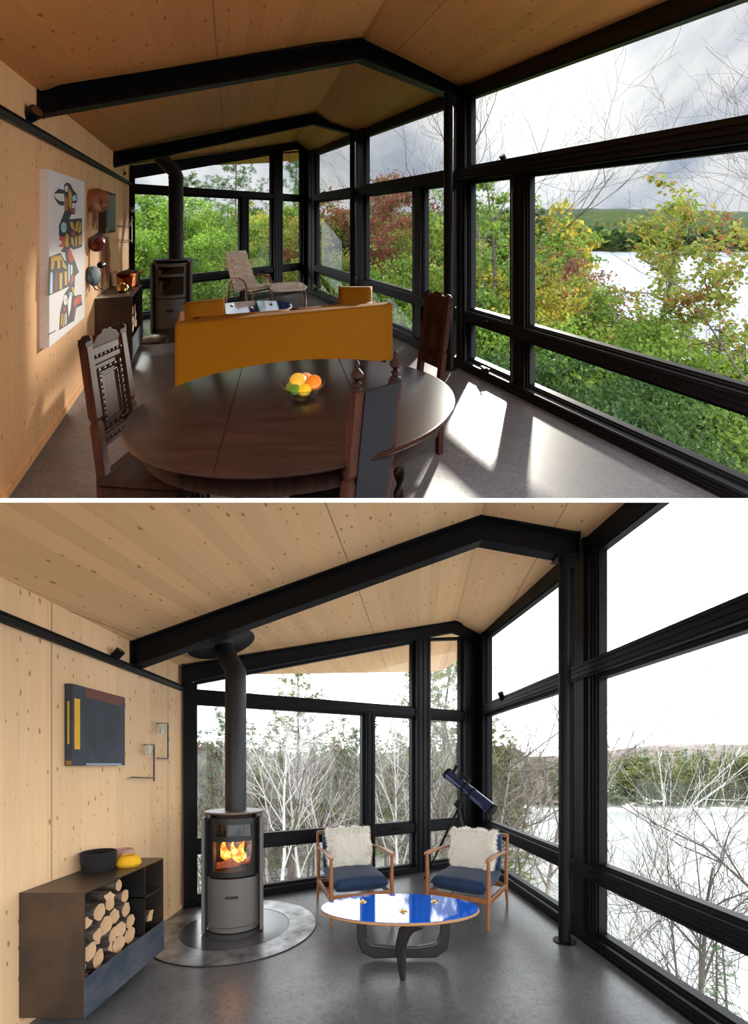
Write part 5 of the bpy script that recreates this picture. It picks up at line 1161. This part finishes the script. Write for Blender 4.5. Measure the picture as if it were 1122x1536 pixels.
def place(kind, i, p, s, label, leafm=None, wood=None, group=None, rot=0.0, name=None):
    parts = variant('%s#%d' % (kind, i)); COUNT[0] += 1
    nm = name or {'maple': 'maple_tree', 'loose': 'maple_tree', 'bush': 'leafy_shrub', 'far': 'distant_tree', 'conifer': 'spruce_tree', 'farconifer': 'distant_conifer', 'pine': 'pine_tree', 'bare': 'bare_tree', 'birch': 'birch_tree', 'brush': 'bare_shrub', 'leafless': 'bare_tree'}[kind]
    cat = {'bush': 'shrub', 'brush': 'shrub'}.get(kind, 'tree'); wp = W(p)
    cr, sr = math.cos(rot), math.sin(rot); t = None; objs = []
    mats = {'trunk': wood or (BIRCH if kind == 'birch' else TWIG if kind in ('bare', 'brush', 'leafless') else BARKT), 'foliage': leafm}
    single = len(parts) == 1 or kind in ('far', 'farconifer')
    if not single: t = thing(nm, p, label, cat, group)
    if kind in ('far', 'farconifer'): parts = parts[1:]
    for pn, (V, Fa) in parts:
        ck = (kind, i, pn, ROOM, round(rot, 3), mats[pn].name); V2 = V @ np.array([[cr, sr, 0], [-sr, cr, 0], [0, 0, 1]])
        if ROOM == 'U': V2 = V2.copy(); V2[:, 2] += RAKE * V2[:, 1]
        Wd = V2 * s + np.array(wp); sd_ = clip_side(Wd)
        if sd_.min() < 0:
            ok = (sd_ > 0)[Fa].all(axis=1)
            if not ok.any(): continue
            F2 = Fa[ok]; u, inv = np.unique(F2.ravel(), return_inverse=True); me = np_mesh(pn, V2[u], inv.reshape(F2.shape), mats[pn])
        elif ck in CACHE: me = CACHE[ck]
        else: me = CACHE[ck] = np_mesh(pn, V2, Fa, mats[pn])
        if pn == 'trunk': me.shade_smooth() if hasattr(me, 'shade_smooth') else None
        o = bpy.data.objects.new(pn if not single else nm, me); COL.objects.link(o); objs.append(o)
        if single: o.location = wp; o.scale = (s,) * 3; tag(o, label, cat, group)
        else: o.parent = t; o.scale = (s,) * 3
    if not objs and t is not None: bpy.data.objects.remove(t)
    return t
def terrain(name, fn, X, Y, m, kind='structure'):
    mb = MB(); mb.v = [Vector((x, y, fn(x, y))) for y in Y for x in X]; nx = len(X)
    mb.f = [[j * nx + i, j * nx + i + 1, (j + 1) * nx + i + 1, (j + 1) * nx + i] for j in range(len(Y) - 1) for i in range(nx - 1)]
    o = mb.build(name, m, kind=kind, smooth='all'); return o
def hn(x, y, s=1.0): return math.sin(x * .21 * s + 1.3) * math.cos(y * .17 * s) + .5 * math.sin(x * .53 * s + y * .41 * s)

# ---- winter: snow-covered slope, frozen lake, far shore, hills
ROOM = 'L'
SNOW = M('snow', (.97, .97, .98), .8, spec=.1, bump=(3, .2)); 
SNOWF = M('snowy_forest_floor', (.80, .82, .86), .8, noise=(1.1, (.15, .11, .075), .50, .60), bump=(3, .3))
def shoreL(y): return 2.2 + .12 * y
def gL(x, y):
    d = max(0, min(1, (x - shoreL(y) + 5) / 7)); land = -2.7 - .14 * min(max(y - 6, 0), 22) + .3 * hn(x, y) ; lake = -8.6
    far = max(0, y - 94) * .06
    sl_ = -3.0 - .50 * max(0, min(y + x * .7 - 6, 12))
    return (land * (1 - d) + max(lake, sl_ + .15 * hn(x, y, 2)) * d) + min(far, 9)
terrain('snow_ground', gL, [(-60 + i * 4) for i in range(14)] + [-6 + i for i in range(40)] + [38 + i * 12 for i in range(26)], [2.0 + i * 1.0 for i in range(30)] + [34 + i * 5 for i in range(24)], SNOW)
terrain('forest_floor', lambda x, y: gL(x, y) + .03, [-60 + i * 3 for i in range(16)] + [-12 + i for i in range(13)], [5.5 + i * 1.0 for i in range(30)] + [37 + i * 5 for i in range(14)], SNOWF)
HILLW = M('winter_hills', (.17, .14, .14), .95, spec=0.0, noise=(.05, (.27, .24, .24), .4, .6)); HILLA = M('autumn_hills', (.055, .10, .045), .95, spec=0.0, noise=(.12, (.14, .11, .04), .45, .7))
def ridge(name, Y, h0, fn, m, x0, x1, n=90, depth=90):
    mb = MB()
    for j, (dy, k) in enumerate(((0, 0), (depth * .3, .55), (depth * .6, .85), (depth, 1.0), (depth * 1.6, .7))):
        for i in range(n + 1):
            x = x0 + (x1 - x0) * i / n; mb.v.append(Vector((x, Y + dy, h0 + (fn(x) - h0) * k + .6 * math.sin(x * .35 + j))))
    mb.f = [[j * (n + 1) + i, j * (n + 1) + i + 1, (j + 1) * (n + 1) + i + 1, (j + 1) * (n + 1) + i] for j in range(4) for i in range(n)]
    return mb.build(name, m, kind='structure', smooth='all')
ridge('hill', 190, -8.6, lambda x: EYE + 7 + 6 * max(0, math.sin((x - 120) / 95)) + 2.0 * math.sin(x / 27), HILLW, -280, 420)
place('farconifer', 0, (150, 220, 6), .75, 'lone pointed conifer sticking up from the winter hill on the skyline', LF['wspruce'])
rgp = random.Random(3)
for i in range(150):
    px = 640 + 560 * (i + rgp.random()) / 150; Y = rgp.choice((97, 103, 110, 118)); X = (px - 561) / F * Y; s = rgp.uniform(.62, 1.12)
    k = rgp.random(); place('farconifer' if k < .75 else 'far', rgp.randint(0, 2), (X, Y, -8.7 + (Y - 94) * .06), s * (1.02 + .25 * (px - 640) / 560), 'conifer in the treeline across the frozen lake' if k < .75 else 'rounded olive tree in the treeline across the frozen lake',
          LF['wspruce'] if k < .35 else LF['wneedle'], group='trees across the frozen lake' if k < .75 else 'rounded trees across the frozen lake', rot=0)
def pl(px, Y, z=None):
    X = (px - 561) / F * Y; return (X, Y, gL(X, Y) - .1 if z is None else z)
def zt_L(py, Y): return EYE - (py - 1146) / F * Y
def bytop(kind, i, px, py, Y, H, label, leafm=None, wood=None, rot=0., group=None):
    p = pl(px, Y); return place(kind, i, p, (zt_L(py, Y) - p[2]) / H, label, leafm, wood, group, rot)
bytop('pine', 0, 437, 1000, 19, 12, 'tall white pine at the centre of the far winter window', LF['wneedle'])
bytop('pine', 1, 600, 992, 17, 12, 'tall yellow-green pine behind the black mullion of the winter window', LF['wneedle'])
bytop('pine', 2, 668, 985, 20, 12, 'pine with layered boughs by the glass corner in winter', LF['wneedle'])
bytop('pine', 1, 325, 1060, 22, 12, 'pine half hidden behind the stove flue in winter', LF['wspruce'], rot=1.5)
bytop('pine', 2, 520, 1090, 24, 12, 'dusky pine between the tall white pine and the mullion, winter', LF['wspruce'], rot=2.5)
for j in range(44):
    px = 285 + j * 11 + rgp.uniform(-5, 5); Y = rgp.uniform(26, 55); k = j % 3
    bytop('farconifer' if k else 'far', k, px, rgp.uniform(1068, 1118) if k else rgp.uniform(1100, 1130), Y, 12 if k else 9.5, 'olive-green conifer in the woods behind the birches' if k else 'brownish rounded tree in the woods behind the birches', LF['wneedle'] if k else LF['wbrown'], rot=j, group='conifers behind the birches' if k else 'brown trees behind the birches')
for (px, py, Y, lb) in ((318, 1165, 10, 'small green spruce low beside the left end of the winter glazing'), (470, 1190, 15, 'young spruce behind the white birches'), (760, 1190, 16, 'young spruce seen right of the glass corner'), (380, 1150, 13, 'mid-green spruce just right of the flue'), (540, 1180, 14, 'young spruce left of the casement mullion'), (655, 1175, 13, 'young spruce behind the telescope')):
    bytop('conifer', int(px) % 3, px, py, Y, 10, lb, LF['wneedle'], rot=px)
for (px, py, Y, k, lb) in ((418, 1075, 9, 0, 'white birch with straight trunk, left one of the pair in the far winter window'), (458, 1095, 9.6, 1, 'white birch leaning right, beside the straight birch'), (500, 1140, 12, 2, 'thin birch behind the left armchair'), (590, 1120, 11, 0, 'slender birch seen through the casement window'), (675, 1120, 12.5, 1, 'slender birch beside the telescope tube')):
    bytop('birch', k, px, py, Y, 11, lb, rot=k * 2.1)
for j in range(26):
    px = 285 + j * 18 + rgp.uniform(-6, 6); Y = rgp.uniform(9, 20); bytop('bare' if j % 3 else 'brush', j % 3, px, rgp.uniform(1105, 1180) if j % 3 else 1240, Y, 9 if j % 3 else 3.4, ('leafless grey-brown tree in the tangle beyond the winter glazing' if j % 3 else 'leafless pale shrub on the snowy slope beyond the winter glazing'), None, TWIGW if j % 2 else TWIG, rot=j, group='bare trees beyond the winter glazing' if j % 3 else 'bare shrubs beyond the winter glazing')
for (kind, k, px, py, Y, H, lb, wd) in (('bare', 0, 780, 1060, 10, 9, 'bare grey tree right of the glass corner, its top against the sky', TWIG), ('bare', 1, 815, 1085, 12, 9, 'bare tree just left of the round steel column', TWIGW),
        ('birch', 2, 921, 1178, 8.5, 11, 'broken-topped birch trunk just right of the big black post', None), ('bare', 0, 1045, 1262, 6.2, 9, 'bare fine-branched tree standing alone against the white lake', TWIG),
        ('leafless', 1, 1270, 925, 7.5, 9, 'big bare tree reaching in from the right edge in winter', TWIG), ('brush', 0, 1100, 1340, 5.0, 3.4, 'bare shrub in the lower right window of the winter room', TWIG)):
    bytop(kind, k, px, py, Y, H, lb, None, wd, rot=k * 1.3 + px)
bytop('conifer', 1, 1075, 1380, 4.6, 10, 'little hemlock at the foot of the lower right winter window', LF['wspruce'])

# ---- autumn: wooded slope, lake, far shore, hills
ROOM = 'U'
GROUND = M('leaf_litter', (.045, .055, .022), .95, spec=0.0, noise=(1.5, (.10, .085, .03), .4, .7))
def water_mat():
    m = bpy.data.materials.new('lake_water'); m.use_nodes = True; t = m.node_tree; b = t.nodes['Principled BSDF']; b.inputs['Base Color'].default_value = (.36, .40, .46, 1); b.inputs['Roughness'].default_value = .28; b.inputs['Specular IOR Level'].default_value = .6
    tcn = t.nodes.new('ShaderNodeTexCoord'); mpn = t.nodes.new('ShaderNodeMapping'); mpn.inputs['Scale'].default_value = (.35, 1.4, 1); t.links.new(tcn.outputs['Object'], mpn.inputs[0])
    nb = N(t, 'ShaderNodeTexNoise', Scale=1.2, Detail=6.0); t.links.new(mpn.outputs[0], nb.inputs['Vector']); bp = t.nodes.new('ShaderNodeBump'); bp.inputs['Strength'].default_value = .25; bp.inputs['Distance'].default_value = .2
    t.links.new(nb.outputs[0], bp.inputs['Height']); t.links.new(bp.outputs[0], b.inputs['Normal'])
    nc = N(t, 'ShaderNodeTexNoise', Scale=.5, Detail=4.0); t.links.new(mpn.outputs[0], nc.inputs['Vector']); t.links.new(ramp(t, nc.outputs[0], [(.35, (.38, .43, .50)), (.6, (.62, .66, .74))]), b.inputs['Base Color'])
    return m
def gU(x, y):
    sh = 1.0 + .10 * y; d = max(0, min(1, (x - sh + 3) / 5))
    return (-4.2 + .3 * hn(x, y)) * (1 - d) + d * max(-8.8, -3.6 - .45 * max(0, y + x * .6 - 6)) + max(0, y - 130) * .1
terrain('forest_ground', gU, [-60 + i * 4 for i in range(15)] + [0 + i for i in range(25)] + [25 + i * 10 for i in range(20)], [5 + i for i in range(28)] + [34 + i * 6 for i in range(24)], GROUND)
mb = MB(); mb.add([(-60, 12, -8.5), (320, 12, -8.5), (320, 150, -8.5), (-60, 150, -8.5)], [(0, 1, 2, 3)]); o = mb.build('lake', water_mat(), kind='structure')
ridge('hill', 170, -8.5, lambda x: EYE_U + 3.6 + 3.0 * math.sin((x + 20) / 70) + 1.2 * math.sin(x / 21), HILLA, -260, 380)
ridge('hill', 300, -8.5, lambda x: EYE_U + 8.5 + 4.0 * math.sin((x - 30) / 110), M('far_blue_hills', (.07, .11, .085), .95, spec=0.0, noise=(.08, (.12, .12, .07), .4, .7)), -400, 600)
for i in range(120):
    px = 760 + 440 * (i + rgp.random()) / 120; Y = rgp.choice((131, 136, 142)); X = (px - 561) / F * Y; k = rgp.random()
    place('farconifer' if k < .45 else 'far', rgp.randint(0, 2), (X, Y, -8.6), rgp.uniform(.55, .95), ('dark conifer on the far shore of the autumn lake' if k < .45 else 'rounded leafy tree on the far shore of the autumn lake'),
          LF['needle'] if k < .45 else LF['deep' if k < .85 else 'yellow'], group='conifers on the far autumn shore' if k < .45 else 'leafy trees on the far autumn shore')
def pu(px, Y):
    X = (px - 561) / F * Y; return (X, Y, gU(X, Y) - .2)
def zt_U(py, Y): return EYE_U - (py - 332) / F * Y
def top_u(kind, i, px, py, Y, H, label, leafm=None, wood=None, rot=0., group=None, base=None):
    p = pu(px, Y)
    if base is not None: p = (p[0], p[1], base)
    return place(kind, i, p, (zt_U(py, Y) - p[2]) / H, label, leafm, wood, group, rot)
for j in range(40):
    px = 190 + j * 17 + rgp.uniform(-6, 6); Y = rgp.uniform(30, 70); k = rgp.random()
    top_u('farconifer' if k < .35 else 'far', j % 3, px, rgp.uniform(302, 330), Y, 12 if k < .35 else 9.5, 'dark conifer in the woods behind the autumn maples' if k < .35 else 'leafy tree in the woods behind the autumn maples',
          LF['needle'] if k < .35 else LF[('green', 'deep', 'yellow', 'autumn')[j % 4]], group='conifers in the autumn woods' if k < .35 else 'leafy trees in the autumn woods')
for (kind, k, px, py, Y, H, lf, lb) in (
    ('maple', 0, 222, 285, 11.5, 10, 'bright', 'bright green maple behind the stove, left of the flue'), ('maple', 1, 292, 320, 12.5, 10, 'bright', 'bright green maple just right of the flue'), ('maple', 2, 350, 305, 15, 10, 'green', 'green maple behind the lounge chair'),
    ('maple', 0, 402, 318, 16, 10, 'yellow', 'yellowish maple beyond the narrow casement windows'), ('maple', 1, 440, 300, 13.5, 10, 'green', 'green maple left of the glass corner'), ('pine', 0, 345, 236, 21, 12, 'needle', 'tall pine whose boughs fill the top of the far autumn window'),
    ('pine', 1, 425, 240, 23, 12, 'needle', 'tall pine behind the narrow top window near the glass corner'), ('pine', 2, 262, 262, 24, 12, 'needle', 'pine behind the flue pipe in autumn'), ('maple', 2, 505, 262, 13, 10, 'red', 'red-tinged maple right of the glass corner'), ('maple', 0, 480, 330, 12, 10, 'autumn', 'turning maple low by the glass corner'),
    ('maple', 1, 560, 320, 17, 10, 'green', 'green maple beyond the second window bay'), ('maple', 2, 600, 335, 14, 10, 'autumn', 'mixed red and green maple left of the casement mullion'), ('maple', 0, 650, 330, 16, 10, 'green', 'green maple just left of the big black column'), ('loose', 0, 735, 262, 10.5, 10, 'green', 'tall loose green tree just right of the big black column'),
    ('loose', 1, 940, 298, 10.5, 10, 'autumn', 'orange and green maple standing in front of the lake'), ('maple', 1, 830, 385, 15, 10, 'red', 'reddish maple left of the lakeside maple'), ('maple', 0, 790, 400, 12, 10, 'yellow', 'yellow-green maple behind the tall mullion'), ('conifer', 0, 1080, 455, 9.5, 10, 'needle', 'small dark spruce in front of the lake at the right'),
    ('maple', 2, 700, 395, 14, 10, 'green', 'rounded green maple behind the big black column'), ('pine', 2, 635, 318, 30, 12, 'needle', 'dark pine far behind the second window bay'), ('loose', 2, 880, 420, 13, 10, 'green', 'thin green tree between the reddish and lakeside maples'), ('conifer', 1, 1118, 500, 8.5, 10, 'needle', 'dark spruce at the right edge before the lake')):
    top_u(kind, k, px, py, Y, H, lb, LF[lf], rot=k * 1.7 + px)
for j, (px, py, Y, lf) in enumerate(((720, 430, 10, 'yellow'), (770, 470, 9, 'bright'), (820, 455, 11, 'green'), (865, 480, 9.5, 'bright'), (910, 500, 8, 'green'), (960, 480, 10.5, 'green'), (1005, 520, 8.5, 'bright'), (1050, 560, 7.5, 'deep'), (1105, 590, 6.5, 'green'), (1150, 620, 5.5, 'green'),
        (560, 400, 10, 'green'), (610, 420, 10.5, 'bright'), (660, 430, 9.5, 'green'), (745, 520, 7, 'deep'), (830, 545, 6.8, 'deep'), (900, 570, 6.2, 'deep'), (970, 600, 5.8, 'deep'), (1040, 640, 5.2, 'deep'), (690, 480, 8, 'green'), (500, 400, 12, 'autumn'), (230, 400, 10, 'deep'), (300, 410, 10, 'green'), (370, 415, 12, 'deep'), (430, 400, 12.5, 'green'), (530, 420, 11, 'deep'))):
    lb = {'yellow': 'yellow', 'bright': 'bright green', 'green': 'mid-green', 'deep': 'deep green', 'autumn': 'russet'}[lf]
    sp_ = ['just right of the big black column', 'behind the tall right mullion', 'below the reddish maple', 'left of the lakeside maple, low', 'at the foot of the lakeside maple', 'under the right half of the lakeside maple', 'left of the small dark spruce', 'in front of the small dark spruce', 'at the right edge, lower pane', 'at the bottom right corner of the autumn view',
           'in the second window bay, right of the post', 'in the second window bay, middle', 'in the narrow casement left of the black column', 'in the small low casement right of the black column', 'low right beside the tall mullion', 'in the long low pane, left part', 'in the long low pane, middle', 'in the long low pane, right part', 'hidden low behind the black column', 'low in the first bay right of the glass corner',
           'low behind the unlit stove', 'low between stove and lounge chair', 'low behind the lounge chair', 'low behind the footstool', 'low left of the second window bay post'][j]
    top_u('bush', j % 3, px, py, Y, 5.4, '%s leafy shrub outside, %s' % (lb, sp_), LF[lf], rot=j * 1.1, group='undergrowth outside the autumn glazing')
top_u('leafless', 0, 1270, 200, 9.0, 9, 'bare dead tree reaching in from the right edge over the autumn lake', None, M('dead_branches', (.16, .13, .12), .9), rot=2.2)
top_u('leafless', 1, 1230, 385, 8.0, 9, 'low bare branches at the right edge over the autumn lake', None, M('dead_twigs', (.14, .11, .10), .9), rot=1.0)
top_u('bare', 1, 655, 235, 22, 9, 'thin bare treetop against the sky left of the big black column', None, TWIG, rot=1.0)
top_u('bare', 2, 745, 225, 18, 9, 'half-bare treetop above the transom right of the big black column', None, TWIG, rot=.4)

# tidy the helper marks
for o in bpy.data.objects:
    for k in ('_o', '_r'):
        if k in o: del o[k]
